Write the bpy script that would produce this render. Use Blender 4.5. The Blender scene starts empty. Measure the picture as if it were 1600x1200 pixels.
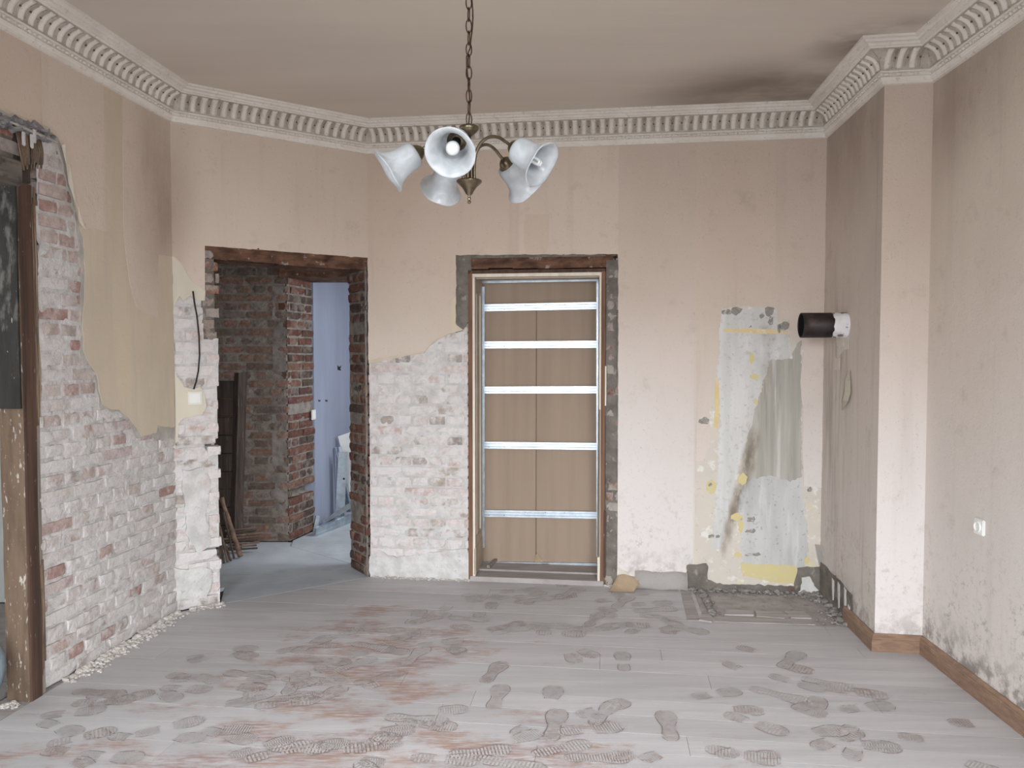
import bpy, bmesh, math, random
from mathutils import Vector, Matrix, noise
R = random.Random(7)
SC = bpy.context.scene
COL = SC.collection

# ------------------------------------------------------------------ camera, world, light, exposure
F_PX = 1180.0
CAM_H = 1.6
PITCH = math.atan((600 - 556) / F_PX)
cam = bpy.data.cameras.new('camera')
cam.sensor_width = 36.0
cam.lens = F_PX / 1600 * 36.0
cam.clip_end = 60
camo = bpy.data.objects.new('camera', cam)
COL.objects.link(camo)
camo.location = (0, 0, CAM_H)
camo.rotation_euler = (math.pi / 2 - PITCH, 0, 0)
SC.camera = camo

world = bpy.data.worlds.new('overcast_sky')
SC.world = world
world.use_nodes = True
world.node_tree.nodes['Background'].inputs[0].default_value = (0.80, 0.88, 1.0, 1)
world.node_tree.nodes['Background'].inputs[1].default_value = 0.8

SC.view_settings.view_transform = 'Standard'
SC.view_settings.look = 'None'
SC.view_settings.gamma = 1.0
SC.view_settings.use_curve_mapping = False
SC.view_settings.exposure = -0.40


def area(name, loc, target, w, h, power, color, spread=180):
    l = bpy.data.lights.new(name, 'AREA')
    l.shape = 'RECTANGLE'
    l.size, l.size_y = w, h
    l.energy = power
    l.color = color
    l.spread = math.radians(spread)
    o = bpy.data.objects.new(name, l)
    COL.objects.link(o)
    o.location = loc
    d = Vector(target) - Vector(loc)
    o.rotation_euler = d.to_track_quat('-Z', 'Y').to_euler()
    return o


DAY = (0.91, 0.955, 1.0)
area('window_daylight', (-1.45, -1.62, 1.75), (0.7, 2.4, -0.95), 1.25, 2.0, 150, DAY, 94)
area('window_daylight', (1.05, -1.62, 1.75), (-0.9, 2.4, -0.95), 1.25, 2.0, 150, DAY, 94)
area('side_room_daylight', (-3.85, 2.75, 1.7), (-1.6, 3.4, 0.6), 1.4, 1.7, 22, (0.9, 0.96, 1.0))
area('hall_daylight', (0.1, 7.75, 1.75), (-1.9, 7.6, 1.0), 1.2, 1.7, 19, (0.86, 0.9, 1.0))
area('corridor_daylight', (0.5, 6.1, 1.9), (-1.8, 6.15, 0.3), 0.55, 1.4, 66, (0.88, 0.94, 1.0))

# ------------------------------------------------------------------ small helpers


def lin(c):
    r = []
    for v in c[:3]:
        v = v / 255.0
        r.append(v / 12.92 if v <= 0.04045 else ((v + 0.055) / 1.055) ** 2.4)
    return (r[0], r[1], r[2], 1.0)


def ray(x, y):
    d = Vector(((x - 800) / F_PX, 1, -(y - 600) / F_PX))
    c, s = math.cos(-PITCH), math.sin(-PITCH)
    return Vector((d.x, d.y * c - d.z * s, d.y * s + d.z * c))


def on_floor(x, y, z=0.0):
    r = ray(x, y)
    return r * ((z - CAM_H) / r.z) + Vector((0, 0, CAM_H))


def at_depth(x, y, Y):
    r = ray(x, y)
    return r * (Y / r.y) + Vector((0, 0, CAM_H))


def link(name, me, mat=None, parent=None, mats=None):
    o = bpy.data.objects.new(name, me)
    COL.objects.link(o)
    for m in (mats or ([mat] if mat else [])):
        me.materials.append(m)
    if parent is not None:
        o.parent = parent
    return o


def bm_obj(name, bm, mat=None, parent=None, smooth=False):
    me = bpy.data.meshes.new(name)
    if smooth:
        for f in bm.faces:
            f.smooth = True
    bm.normal_update()
    bm.to_mesh(me)
    bm.free()
    return link(name, me, mat, parent)


def tag(o, label=None, cat=None, group=None, kind=None):
    if label:
        o['label'] = label
    if cat:
        o['category'] = cat
    if group:
        o['group'] = group
    if kind:
        o['kind'] = kind
    return o


def empty(name, loc, label, cat, group=None):
    o = bpy.data.objects.new(name, None)
    COL.objects.link(o)
    o.location = loc
    o.empty_display_size = 0.05
    return tag(o, label, cat, group)


def childfix(o, parent):
    """o was built in world coordinates: hang it under parent without moving it"""
    o.parent = parent
    o.matrix_parent_inverse = Matrix.Translation(-Vector(parent.location))
    return o


def add_box(bm, p0, p1, mtx=None):
    x0, y0, z0 = p0
    x1, y1, z1 = p1
    vs = [bm.verts.new(v) for v in ((x0, y0, z0), (x1, y0, z0), (x1, y1, z0), (x0, y1, z0), (x0, y0, z1), (x1, y0, z1), (x1, y1, z1), (x0, y1, z1))]
    for f in ((3, 2, 1, 0), (4, 5, 6, 7), (0, 1, 5, 4), (1, 2, 6, 5), (2, 3, 7, 6), (3, 0, 4, 7)):
        bm.faces.new([vs[i] for i in f])
    if mtx is not None:
        for v in vs:
            v.co = mtx @ v.co
    return vs


def bevel(bm, w, seg=1):
    bmesh.ops.bevel(bm, geom=list(bm.edges), offset=w, segments=seg, affect='EDGES', clamp_overlap=True)


def frames(pts):
    n = len(pts)
    out = []
    for i in range(n):
        a = pts[max(0, i - 1)]
        b = pts[min(n - 1, i + 1)]
        t = (b - a).normalized()
        up = Vector((0, 0, 1)) if abs(t.z) < 0.9 else Vector((1, 0, 0))
        x = t.cross(up).normalized()
        out.append((x, t.cross(x).normalized()))
    return out


def add_tube(bm, pts, r, seg=8, cap=True, closed=False):
    pts = [Vector(p) for p in pts]
    rs = r if isinstance(r, (list, tuple)) else [r] * len(pts)
    n = len(pts)
    if closed:
        fr = []
        for i in range(n):
            t = (pts[(i + 1) % n] - pts[i - 1]).normalized()
            up = Vector((0, 0, 1)) if abs(t.z) < 0.9 else Vector((1, 0, 0))
            x = t.cross(up).normalized()
            fr.append((x, t.cross(x).normalized()))
    else:
        fr = frames(pts)
        for i in range(1, n):      # keep the frame from flipping
            t = (pts[min(n - 1, i + 1)] - pts[i - 1]).normalized()
            x = fr[i - 1][0]
            x = (x - t * x.dot(t)).normalized()
            fr[i] = (x, t.cross(x).normalized())
    rings = []
    for p, (x, y), rr in zip(pts, fr, rs):
        rings.append([bm.verts.new(p + x * (rr * math.cos(2 * math.pi * k / seg)) + y * (rr * math.sin(2 * math.pi * k / seg))) for k in range(seg)])
    m = n if closed else n - 1
    for i in range(m):
        a, b = rings[i], rings[(i + 1) % n]
        for k in range(seg):
            bm.faces.new((a[k], a[(k + 1) % seg], b[(k + 1) % seg], b[k]))
    if cap and not closed:
        bm.faces.new(list(reversed(rings[0])))
        bm.faces.new(rings[-1])
    return rings


def add_lathe(bm, prof, origin, axis, seg=24):
    """prof: list of (r, h) along axis from origin"""
    axis = Vector(axis).normalized()
    up = Vector((0, 0, 1)) if abs(axis.z) < 0.9 else Vector((1, 0, 0))
    x = axis.cross(up).normalized()
    y = axis.cross(x).normalized()
    o = Vector(origin)
    rings = []
    for r, h in prof:
        if r < 1e-6:
            rings.append([bm.verts.new(o + axis * h)])
        else:
            rings.append([bm.verts.new(o + axis * h + x * (r * math.cos(2 * math.pi * k / seg)) + y * (r * math.sin(2 * math.pi * k / seg))) for k in range(seg)])
    for a, b in zip(rings, rings[1:]):
        for k in range(seg):
            va = a[k % len(a)], a[(k + 1) % len(a)]
            vb = b[k % len(b)], b[(k + 1) % len(b)]
            f = []
            for v in (va[0], va[1], vb[1], vb[0]):
                if v not in f:
                    f.append(v)
            if len(f) > 2:
                bm.faces.new(f)
    return rings


# ------------------------------------------------------------------ materials
def nodes_of(name):
    m = bpy.data.materials.new(name)
    m.use_nodes = True
    return m, m.node_tree, m.node_tree.nodes['Principled BSDF']


class G:
    def __init__(s, nt):
        s.nt = nt
        s.pos = nt.nodes.new('ShaderNodeNewGeometry').outputs['Position']

    def n(s, t, **k):
        nd = s.nt.nodes.new(t)
        for a, b in k.items():
            setattr(nd, a, b)
        return nd

    def L(s, a, b):
        s.nt.links.new(a, b)

    def coord(s, sc, off=(0, 0, 0)):
        mp = s.n('ShaderNodeMapping')
        s.L(s.pos, mp.inputs['Vector'])
        mp.inputs['Scale'].default_value = sc if isinstance(sc, (tuple, list)) else (sc, sc, sc)
        mp.inputs['Location'].default_value = off
        return mp.outputs['Vector']

    def noise(s, sc, detail=4, rough=0.55, dist=0.0, off=(0, 0, 0)):
        nd = s.n('ShaderNodeTexNoise')
        s.L(s.coord(sc, off), nd.inputs['Vector'])
        nd.inputs['Scale'].default_value = 1
        nd.inputs['Detail'].default_value = detail
        nd.inputs['Roughness'].default_value = rough
        nd.inputs['Distortion'].default_value = dist
        return nd.outputs['Fac']

    def ramp(s, fac, lo, hi, smooth=True):
        nd = s.n('ShaderNodeMapRange')
        nd.interpolation_type = 'SMOOTHSTEP' if smooth else 'LINEAR'
        s.L(fac, nd.inputs['Value'])
        nd.inputs['From Min'].default_value = lo
        nd.inputs['From Max'].default_value = hi
        return nd.outputs['Result']

    def math(s, op, a, b):
        nd = s.n('ShaderNodeMath', operation=op)
        for i, v in enumerate((a, b)):
            if isinstance(v, (int, float)):
                nd.inputs[i].default_value = v
            else:
                s.L(v, nd.inputs[i])
        return nd.outputs[0]

    def mix(s, fac, a, b):
        nd = s.n('ShaderNodeMix', data_type='RGBA')
        for i, v in ((0, fac), (6, a), (7, b)):
            if isinstance(v, (int, float)):
                nd.inputs[i].default_value = v
            elif isinstance(v, tuple):
                nd.inputs[i].default_value = v
            else:
                s.L(v, nd.inputs[i])
        return nd.outputs[2]

    def axis(s, k):
        nd = s.n('ShaderNodeSeparateXYZ')
        s.L(s.pos, nd.inputs[0])
        return nd.outputs[k]

    def near(s, c, rx, ry, rz):
        """1 at c falling to 0 at the ellipsoid of radii r (a stain or painted-in shade with a place of its own)"""
        v = s.n('ShaderNodeVectorMath', operation='SUBTRACT')
        s.L(s.pos, v.inputs[0])
        v.inputs[1].default_value = c
        w = s.n('ShaderNodeVectorMath', operation='DIVIDE')
        s.L(v.outputs[0], w.inputs[0])
        w.inputs[1].default_value = (rx, ry, rz)
        l = s.n('ShaderNodeVectorMath', operation='LENGTH')
        s.L(w.outputs[0], l.inputs[0])
        return s.ramp(l.outputs['Value'], 1.0, 0.15)

    def rand(s):
        return s.n('ShaderNodeObjectInfo').outputs['Random']

    def palette(s, fac, cols):
        nd = s.n('ShaderNodeValToRGB')
        nd.color_ramp.interpolation = 'CONSTANT'
        el = nd.color_ramp.elements
        while len(el) < len(cols):
            el.new(0.5)
        for i, c in enumerate(cols):
            el[i].position = i / len(cols)
            el[i].color = lin(c)
        s.L(fac, nd.inputs[0])
        return nd.outputs[0]

    def bump(s, h, strength, dist, prev=None):
        nd = s.n('ShaderNodeBump')
        nd.inputs['Strength'].default_value = strength
        nd.inputs['Distance'].default_value = dist
        s.L(h, nd.inputs['Height'])
        if prev is not None:
            s.L(prev, nd.inputs['Normal'])
        return nd.outputs['Normal']


def surf(name, c1, c2, scale=3.0, lo=0.35, hi=0.65, detail=5, spots=(), bumps=(), rough=0.85, metal=0.0, vary=0.0, spec=0.3, stains=()):
    """two-tone noise material with optional spots [(colour, scale, lo, hi, amount)] and bumps [(scale, strength, dist)]"""
    m, nt, b = nodes_of(name)
    g = G(nt)
    c = g.mix(g.ramp(g.noise(scale, detail), lo, hi), lin(c1), lin(c2))
    for i, sp in enumerate(spots):
        f = g.ramp(g.noise(sp[1], 5, 0.6, off=(3.1 * i + 1, 7.7, 2.3)), sp[2], sp[3])
        c = g.mix(g.math('MULTIPLY', f, sp[4]), c, lin(sp[0]))
    for ce, rx, ry, rz, col, amt in stains:
        f = g.math('MULTIPLY', g.near(ce, rx, ry, rz), g.ramp(g.noise((16, 16, 7), 5, 0.65), 0.2, 0.6))
        c = g.mix(g.math('MULTIPLY', f, amt), c, lin(col))
    if vary:
        hs = g.n('ShaderNodeHueSaturation')
        g.L(c, hs.inputs['Color'])
        g.L(g.math('ADD', g.math('MULTIPLY', g.rand(), 2 * vary), 1 - vary), hs.inputs['Value'])
        c = hs.outputs[0]
    g.L(c, b.inputs['Base Color'])
    nrm = None
    for sc, st, di in bumps:
        nrm = g.bump(g.noise(sc, 4), st, di, nrm)
    if nrm is not None:
        g.L(nrm, b.inputs['Normal'])
    b.inputs['Roughness'].default_value = rough
    b.inputs['Metallic'].default_value = metal
    b.inputs['Specular IOR Level'].default_value = spec
    return m


def brickmat(name, cols, dust, dust_lo, dust_hi, dust_amt=1.0, mott=0.5):
    m, nt, b = nodes_of(name)
    g = G(nt)
    r = g.rand()
    c = g.palette(r, cols)
    hs = g.n('ShaderNodeHueSaturation')
    g.L(c, hs.inputs['Color'])
    g.L(g.ramp(g.noise(24, 5, 0.65), 0.2, 0.8), hs.inputs['Value'])
    v = g.math('ADD', g.math('MULTIPLY', g.ramp(g.noise(30, 5, 0.65), 0.25, 0.75), mott), 1 - mott / 2)
    g.L(v, hs.inputs['Value'])
    c = hs.outputs[0]
    d = g.ramp(g.math('ADD', g.noise(11, 6, 0.65), g.math('MULTIPLY', g.math('SUBTRACT', r, 0.5), 0.12)), dust_lo, dust_hi)
    c = g.mix(g.math('MULTIPLY', d, dust_amt), c, lin(dust))
    fine = g.ramp(g.noise(90, 3, 0.7), 0.62, 0.75)
    c = g.mix(g.math('MULTIPLY', fine, 0.5), c, lin((112, 102, 98)))
    g.L(c, b.inputs['Base Color'])
    n1 = g.bump(g.noise(40, 5, 0.7), 0.7, 0.010)
    n2 = g.bump(g.noise(150, 3, 0.7), 0.5, 0.004, n1)
    g.L(n2, b.inputs['Normal'])
    b.inputs['Roughness'].default_value = 0.93
    b.inputs['Specular IOR Level'].default_value = 0.15
    return m


def paper(name, c1, c2, dirt=0.25, low=0.0, extra=None, grime=0.0, pale_low=0.0):
    """old woodchip wallpaper; low = dirt that was splashed on near the floor"""
    m, nt, b = nodes_of(name)
    g = G(nt)
    c = g.mix(g.ramp(g.noise((0.9, 0.9, 0.45), 3), 0.35, 0.68), lin(c1), lin(c2))
    if pale_low:       # paler and greyer towards the floor, with a ragged, uneven border
        zf = g.math('ADD', g.axis(2), g.math('MULTIPLY', g.noise((1.3, 1.3, 0.7), 4), 1.1))
        c = g.mix(g.math('MULTIPLY', g.ramp(zf, 2.9, 1.0), pale_low), c, lin((217, 211, 208)))
    blot = g.ramp(g.noise(7, 5, 0.65), 0.56, 0.78)
    c = g.mix(g.math('MULTIPLY', blot, dirt), c, lin((150, 132, 118)))
    # ceiling-side soiling and vertical runs
    runs = g.ramp(g.noise((9, 9, 0.5), 4, 0.6), 0.55, 0.78)
    c = g.mix(g.math('MULTIPLY', runs, dirt * 0.6 + grime), c, lin((140, 124, 112)))
    chips = g.ramp(g.noise((85, 85, 60), 2, 0.5, 1.5), 0.655, 0.70)
    c = g.mix(g.math('MULTIPLY', chips, 0.22), c, lin((122, 106, 95)))
    if low:
        z = g.axis(2)
        f = g.math('MULTIPLY', g.ramp(z, 0.95, 0.1), g.ramp(g.noise(26, 6, 0.75), 0.52, 0.66))
        f = g.math('MULTIPLY', f, g.ramp(g.noise(2.5, 3), 0.35, 0.65))
        c = g.mix(g.math('MULTIPLY', f, low), c, lin((92, 84, 80)))
        f2 = g.math('MULTIPLY', g.ramp(z, 0.35, 0.06), g.ramp(g.noise(12, 6, 0.7), 0.42, 0.62))
        c = g.mix(g.math('MULTIPLY', f2, low), c, lin((108, 99, 93)))
    if extra:
        for ce, rx, ry, rz, col, amt, sc, lo, hi in extra:
            f = g.math('MULTIPLY', g.near(ce, rx, ry, rz), g.ramp(g.noise(sc, 5, 0.65), lo, hi))
            c = g.mix(g.math('MULTIPLY', f, amt), c, lin(col))
    g.L(c, b.inputs['Base Color'])
    n1 = g.bump(g.noise((85, 85, 60), 2, 0.5, 1.5), 0.35, 0.004)
    n2 = g.bump(g.noise(3, 3), 0.25, 0.03, n1)
    g.L(n2, b.inputs['Normal'])
    b.inputs['Roughness'].default_value = 0.9
    b.inputs['Specular IOR Level'].default_value = 0.2
    return m


def wood(name, c1, c2, axis_scale, spots=(), rough=0.75, bump=0.5, vary=0.0):
    return surf(name, c1, c2, axis_scale, 0.3, 0.7, 6, spots, [(axis_scale, bump, 0.006)], rough, vary=vary)


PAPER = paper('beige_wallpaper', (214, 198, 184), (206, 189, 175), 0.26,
              extra=[((-2.12, 4.55, 2.6), 0.3, 0.40, 0.8, (150, 128, 112), 0.65, (3, 3, 1), 0.15, 0.65)])  # corner browning: part soot stain, part shade put into the colour
PAPER2 = paper('beige_wallpaper_faded', (208, 191, 176), (202, 184, 168), 0.24, pale_low=0.6)
PAPER_LOW = paper('pink_beige_wallpaper', (207, 190, 177), (200, 183, 169), 0.22, 0.4, pale_low=0.9)
PAPER_FRESH = paper('clean_paper_hem', (214, 208, 204), (206, 199, 195), 0.15)
PAPER_R = paper('soiled_wallpaper', (211, 197, 184), (202, 188, 175), 0.26, 0.8, pale_low=0.65,
                extra=[((2.2, 3.8, 2.95), 0.3, 0.9, 0.6, (144, 126, 112), 0.6, (2.5, 2.5, 1), 0.15, 0.7)])  # brown top end by the pilaster mixes soot with painted-in shade
PAPER_ALC = paper('sooty_wallpaper', (204, 190, 178), (190, 176, 164), 0.36, 0.6, grime=0.25, pale_low=0.5,
                  extra=[((2.06, 4.75, 1.3), 0.25, 0.4, 1.2, (128, 120, 112), 0.6, (14, 14, 1.2), 0.4, 0.68), ((2.03, 4.5, 3.0), 0.3, 0.9, 0.75, (142, 123, 110), 0.6, (3, 3, 1), 0.15, 0.7)])  # upper browning under the cornice is partly soot, partly painted shade
CREAM = surf('cream_wall_plaster', (207, 192, 171), (198, 184, 165), (4, 4, 1.2), 0.3, 0.7, 5,
             [((188, 180, 168), (18, 18, 1.2), 0.5, 0.72, 0.5), ((212, 199, 174), (2, 2, 1), 0.5, 0.7, 0.7)], [(60, 0.2, 0.003), (9, 0.3, 0.01)], 0.9)
CREAM_STRIP = surf('cream_bare_strip', (212, 203, 186), (204, 196, 180), (9, 9, 3), 0.3, 0.7, 4, [], [(60, 0.2, 0.003)], 0.9)
GREYPL = surf('grey_lime_plaster', (190, 184, 176), (168, 162, 155), 9, 0.3, 0.7, 6, [((140, 134, 128), 30, 0.6, 0.75, 0.5)], [(40, 0.5, 0.008), (130, 0.4, 0.003)], 0.95)
SMEAR = surf('dusty_pier_smear', (136, 128, 121), (112, 105, 99), 9, 0.3, 0.7, 6, [((96, 84, 76), 14, 0.52, 0.7, 0.7)], [(40, 0.5, 0.008)], 0.95)
GREYDK = surf('dark_cement_render', (128, 121, 113), (100, 94, 88), 10, 0.3, 0.7, 6, [((168, 160, 150), 16, 0.58, 0.72, 0.7), ((110, 70, 55), 7, 0.62, 0.72, 0.6)],
              [(30, 0.8, 0.012), (110, 0.5, 0.004)], 0.95)
MORTAR_L = surf('pale_lime_mortar', (214, 211, 209), (190, 187, 184), 12, 0.3, 0.7, 6, [((150, 140, 135), 35, 0.6, 0.74, 0.55), ((196, 168, 160), 6, 0.58, 0.75, 0.5)],
                [(35, 0.7, 0.012), (120, 0.6, 0.005)], 0.96, spec=0.1)
MORTAR_D = surf('dusty_grey_mortar', (142, 134, 126), (112, 105, 98), 14, 0.3, 0.7, 6, [((84, 76, 70), 30, 0.58, 0.74, 0.5)],
                [(35, 0.7, 0.012), (120, 0.6, 0.005)], 0.96, spec=0.1)
BRICK_L = brickmat('whitewashed_brick', [(204, 198, 194), (199, 191, 187), (196, 188, 183), (182, 166, 159), (204, 198, 194), (194, 186, 182), (176, 152, 143), (202, 196, 192), (166, 155, 148), (203, 197, 193)],
                   (212, 208, 206), 0.38, 0.60, 0.85, 0.3)
BRICK_LR = brickmat('reddish_dusted_brick', [(180, 158, 152), (168, 138, 130), (188, 176, 170), (186, 168, 162), (160, 130, 122), (176, 164, 157)],
                   (204, 194, 190), 0.44, 0.66, 0.8, 0.4)
BRICK_B = brickmat('pink_dusted_brick', [(214, 202, 199), (204, 193, 189), (206, 199, 196), (168, 156, 148), (212, 205, 202), (200, 182, 176), (212, 200, 196), (204, 194, 190), (190, 166, 158), (152, 140, 131), (212, 204, 200), (176, 162, 150), (212, 202, 198)],
                   (218, 214, 212), 0.38, 0.60, 0.85, 0.3)
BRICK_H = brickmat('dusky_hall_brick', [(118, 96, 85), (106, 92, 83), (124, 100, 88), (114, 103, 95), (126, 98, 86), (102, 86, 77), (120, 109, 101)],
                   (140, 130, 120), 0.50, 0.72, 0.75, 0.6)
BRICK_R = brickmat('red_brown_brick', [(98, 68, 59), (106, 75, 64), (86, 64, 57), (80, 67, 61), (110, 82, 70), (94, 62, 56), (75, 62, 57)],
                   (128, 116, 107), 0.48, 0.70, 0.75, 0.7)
BRICK_J = brickmat('jamb_brick', [(140, 96, 80), (150, 84, 66), (120, 90, 78), (130, 112, 100), (154, 112, 92), (112, 80, 70)],
                   (160, 148, 138), 0.46, 0.66, 0.9, 0.6)
BRICK_BACK = brickmat('grey_rough_brick', [(150, 136, 126), (142, 104, 90), (160, 148, 140), (126, 90, 78), (152, 140, 132)],
                      (168, 160, 153), 0.42, 0.62, 0.9, 0.5)

CEIL_M, _nt, _b = nodes_of('smoke_stained_ceiling')
_g = G(_nt)
_c = _g.mix(_g.ramp(_g.noise((0.35, 2.2, 1), 4, 0.5), 0.3, 0.7), lin((216, 206, 193)), lin((209, 198, 185)))
_c = _g.mix(_g.math('MULTIPLY', _g.ramp(_g.noise((1.2, 9, 1), 3), 0.45, 0.75), 0.2), _c, lin((218, 208, 195)))
_c = _g.mix(_g.math('MULTIPLY', _g.near((-0.2, 3.3, 3.23), 1.5, 1.1, 1), 0.4), _c, lin((228, 216, 198)))
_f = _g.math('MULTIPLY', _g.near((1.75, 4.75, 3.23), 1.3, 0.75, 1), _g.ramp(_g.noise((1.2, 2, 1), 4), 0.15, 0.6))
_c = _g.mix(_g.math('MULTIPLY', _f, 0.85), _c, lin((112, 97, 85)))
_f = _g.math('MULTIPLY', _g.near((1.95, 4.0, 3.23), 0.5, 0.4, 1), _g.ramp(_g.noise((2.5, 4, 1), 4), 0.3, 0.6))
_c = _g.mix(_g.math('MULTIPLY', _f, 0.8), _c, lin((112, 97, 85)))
_g.L(_c, _b.inputs['Base Color'])
_g.L(_g.bump(_g.noise((1.2, 20, 1), 3), 0.2, 0.01), _b.inputs['Normal'])
_b.inputs['Roughness'].default_value = 0.95

STUCCO = surf('old_white_stucco', (236, 231, 223), (224, 217, 207), 5, 0.3, 0.7, 5, [((150, 138, 126), 45, 0.56, 0.72, 0.4)], [(70, 0.3, 0.003)], 0.85)
STUCCO_HOLLOW = surf('darker_stucco_hollow', (206, 197, 186), (182, 172, 161), 16, 0.3, 0.7, 5, [((118, 106, 96), 60, 0.55, 0.7, 0.6)], [(70, 0.3, 0.003)], 0.9)
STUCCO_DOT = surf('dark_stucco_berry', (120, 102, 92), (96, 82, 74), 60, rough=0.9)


def floor_mat(name, along, tone, brown_amt):
    m, nt, b = nodes_of(name)
    g = G(nt)
    sc = (1.1, 12, 4)
    c = g.mix(g.ramp(g.noise(sc, 5, 0.6), 0.3, 0.7), lin(tone), lin(tuple(v - 13 for v in tone)))
    hs = g.n('ShaderNodeHueSaturation')
    g.L(c, hs.inputs['Color'])
    g.L(g.math('ADD', g.math('MULTIPLY', g.rand(), 0.10), 0.95), hs.inputs['Value'])
    c = hs.outputs[0]
    if brown_amt:
        # paint showing where the dust is walked off
        zone = g.math('MAXIMUM', g.near((-0.75, 3.9, 0), 1.0, 1.5, 1), g.math('MULTIPLY', g.near((-0.7, 2.9, 0), 2.3, 0.9, 1), 0.9))
        wear = g.ramp(g.math('ADD', g.noise((2.6, 5.2, 3), 6, 0.68), g.math('MULTIPLY', zone, 0.22)), 0.60, 0.78)
        wear = g.math('MULTIPLY', wear, g.ramp(g.noise((10, 70, 5), 4, 0.6), 0.3, 0.6))
        c = g.mix(g.math('MULTIPLY', wear, brown_amt), c, g.mix(g.ramp(g.noise(2.5, 3), 0.4, 0.6), lin((160, 130, 114)), lin((152, 126, 120))))
        pale = g.ramp(g.noise((1.5, 4, 3), 5, 0.6, off=(4, 2, 1)), 0.55, 0.75)
        c = g.mix(g.math('MULTIPLY', pale, 0.35), c, lin((204, 203, 204)))
    streak = g.ramp(g.noise((2, 60, 5), 4, 0.6), 0.58, 0.75)
    c = g.mix(g.math('MULTIPLY', streak, 0.22), c, lin((152, 146, 144)))
    g.L(c, b.inputs['Base Color'])
    g.L(g.bump(g.noise((3, 70, 5), 4), 0.25, 0.003), b.inputs['Normal'])
    b.inputs['Roughness'].default_value = 0.62
    b.inputs['Specular IOR Level'].default_value = 0.35
    return m


FLOOR = floor_mat('dusty_painted_boards', 0, (188, 185, 186), 0.9)
SUBFLOOR = surf('floor_void_dust', (96, 88, 84), (76, 70, 66), 12)
SHEET = surf('dusty_hardboard', (186, 190, 194), (168, 172, 178), 3, 0.3, 0.7, 6, [((148, 146, 146), (6, 20, 5), 0.56, 0.74, 0.5)], [(60, 0.2, 0.003)], 0.7)
CONCRETE = surf('hearth_concrete', (172, 165, 162), (152, 145, 142), 8, 0.3, 0.7, 6, [((108, 102, 98), 22, 0.56, 0.7, 0.6)], [(40, 0.5, 0.006)], 0.95)
DUSTWOOD = surf('dusty_broken_board', (174, 167, 164), (152, 145, 141), (3, 30, 5), 0.3, 0.7, 5, [], [((3, 50, 5), 0.4, 0.004)], 0.9, vary=0.08)
CHUNK = surf('plaster_rubble', (206, 200, 194), (176, 169, 163), 20, 0.3, 0.7, 5, [((128, 112, 104), 9, 0.58, 0.7, 0.5)], [(120, 0.5, 0.004)], 0.96)
CHUNK_G = surf('grey_rubble', (150, 145, 140), (118, 113, 109), 20, 0.3, 0.7, 5, [((190, 186, 180), 9, 0.58, 0.7, 0.5)], [(120, 0.5, 0.004)], 0.96)
PRINTS = []
for i_, c_ in enumerate(((164, 153, 148), (170, 164, 161), (156, 140, 133), (166, 158, 154))):
    PRINTS.append(surf('shoe_print_%s' % 'abcd'[i_], c_, tuple(v + 18 for v in c_), 22, 0.4, 0.62, 5, [((182, 178, 177), 26, 0.44, 0.60, 0.92)], rough=0.65))

PRINT_RIM = surf('shoe_print_rim', (124, 110, 103), (140, 126, 119), 30, 0.4, 0.6, 4, [((184, 180, 179), 16, 0.48, 0.58, 0.95)], rough=0.65)
SKIRT = surf('varnished_brown_skirting', (146, 118, 98), (122, 99, 83), (14, 14, 60), 0.3, 0.7, 5, [((170, 128, 96), (3, 3, 60), 0.62, 0.74, 0.6), ((178, 168, 158), 22, 0.6, 0.75, 0.35)], [((10, 10, 60), 0.3, 0.003)], 0.5, vary=0.05)
TIMBER_P = surf('brown_flaking_timber', (124, 104, 86), (96, 80, 67), (14, 14, 3), 0.3, 0.7, 6,
                [((202, 194, 186), (70, 70, 18), 0.60, 0.66, 0.8), ((52, 42, 36), (9, 9, 2), 0.58, 0.74, 0.6)], [((40, 40, 3), 0.6, 0.006)], 0.85)
TIMBER_DK = surf('dark_brown_timber', (92, 70, 58), (66, 50, 43), (30, 30, 1.6), 0.3, 0.7, 6, [((168, 158, 150), (60, 60, 14), 0.66, 0.72, 0.5)], [((40, 40, 3), 0.5, 0.005)], 0.8)
TIMBER_GR = surf('grey_weathered_strip', (152, 143, 135), (124, 116, 109), (40, 40, 2), 0.3, 0.7, 5, [], [((50, 50, 3), 0.6, 0.005)], 0.9)
PAINT_DK = surf('flaking_dark_green_paint', (60, 57, 52), (44, 42, 39), (10, 10, 4), 0.3, 0.7, 6,
                [((126, 123, 117), (14, 14, 5), 0.54, 0.68, 0.8), ((206, 208, 206), (40, 40, 9), 0.66, 0.69, 0.9), ((74, 60, 50), 5, 0.56, 0.7, 0.7)], [((30, 30, 8), 0.6, 0.006)], 0.6)
LINTEL_D = surf('sooty_brown_lintel', (120, 88, 70), (74, 54, 45), (9, 9, 22), 0.3, 0.7, 6, [((168, 156, 146), 18, 0.6, 0.7, 0.75), ((48, 38, 34), 10, 0.58, 0.7, 0.6)], [(30, 0.7, 0.01)], 0.95)
LINTEL_G = surf('grey_lintel_timber', (118, 110, 102), (84, 76, 70), (3, 3, 30), 0.3, 0.7, 6, [((150, 122, 100), 9, 0.6, 0.7, 0.6), ((52, 46, 42), 14, 0.56, 0.7, 0.6)], [((4, 4, 50), 0.6, 0.008)], 0.95)
REED = surf('reed_stalk', (146, 124, 104), (106, 88, 74), (60, 60, 4), 0.3, 0.7, 4, [((92, 78, 68), 8, 0.5, 0.7, 0.7)], rough=0.8, vary=0.22)
SCORCH = surf('crumbled_dark_plaster', (150, 147, 147), (108, 106, 107), 26, 0.3, 0.7, 5, [((158, 152, 148), 40, 0.6, 0.7, 0.6)], [(60, 0.8, 0.01)], 0.95)
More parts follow.
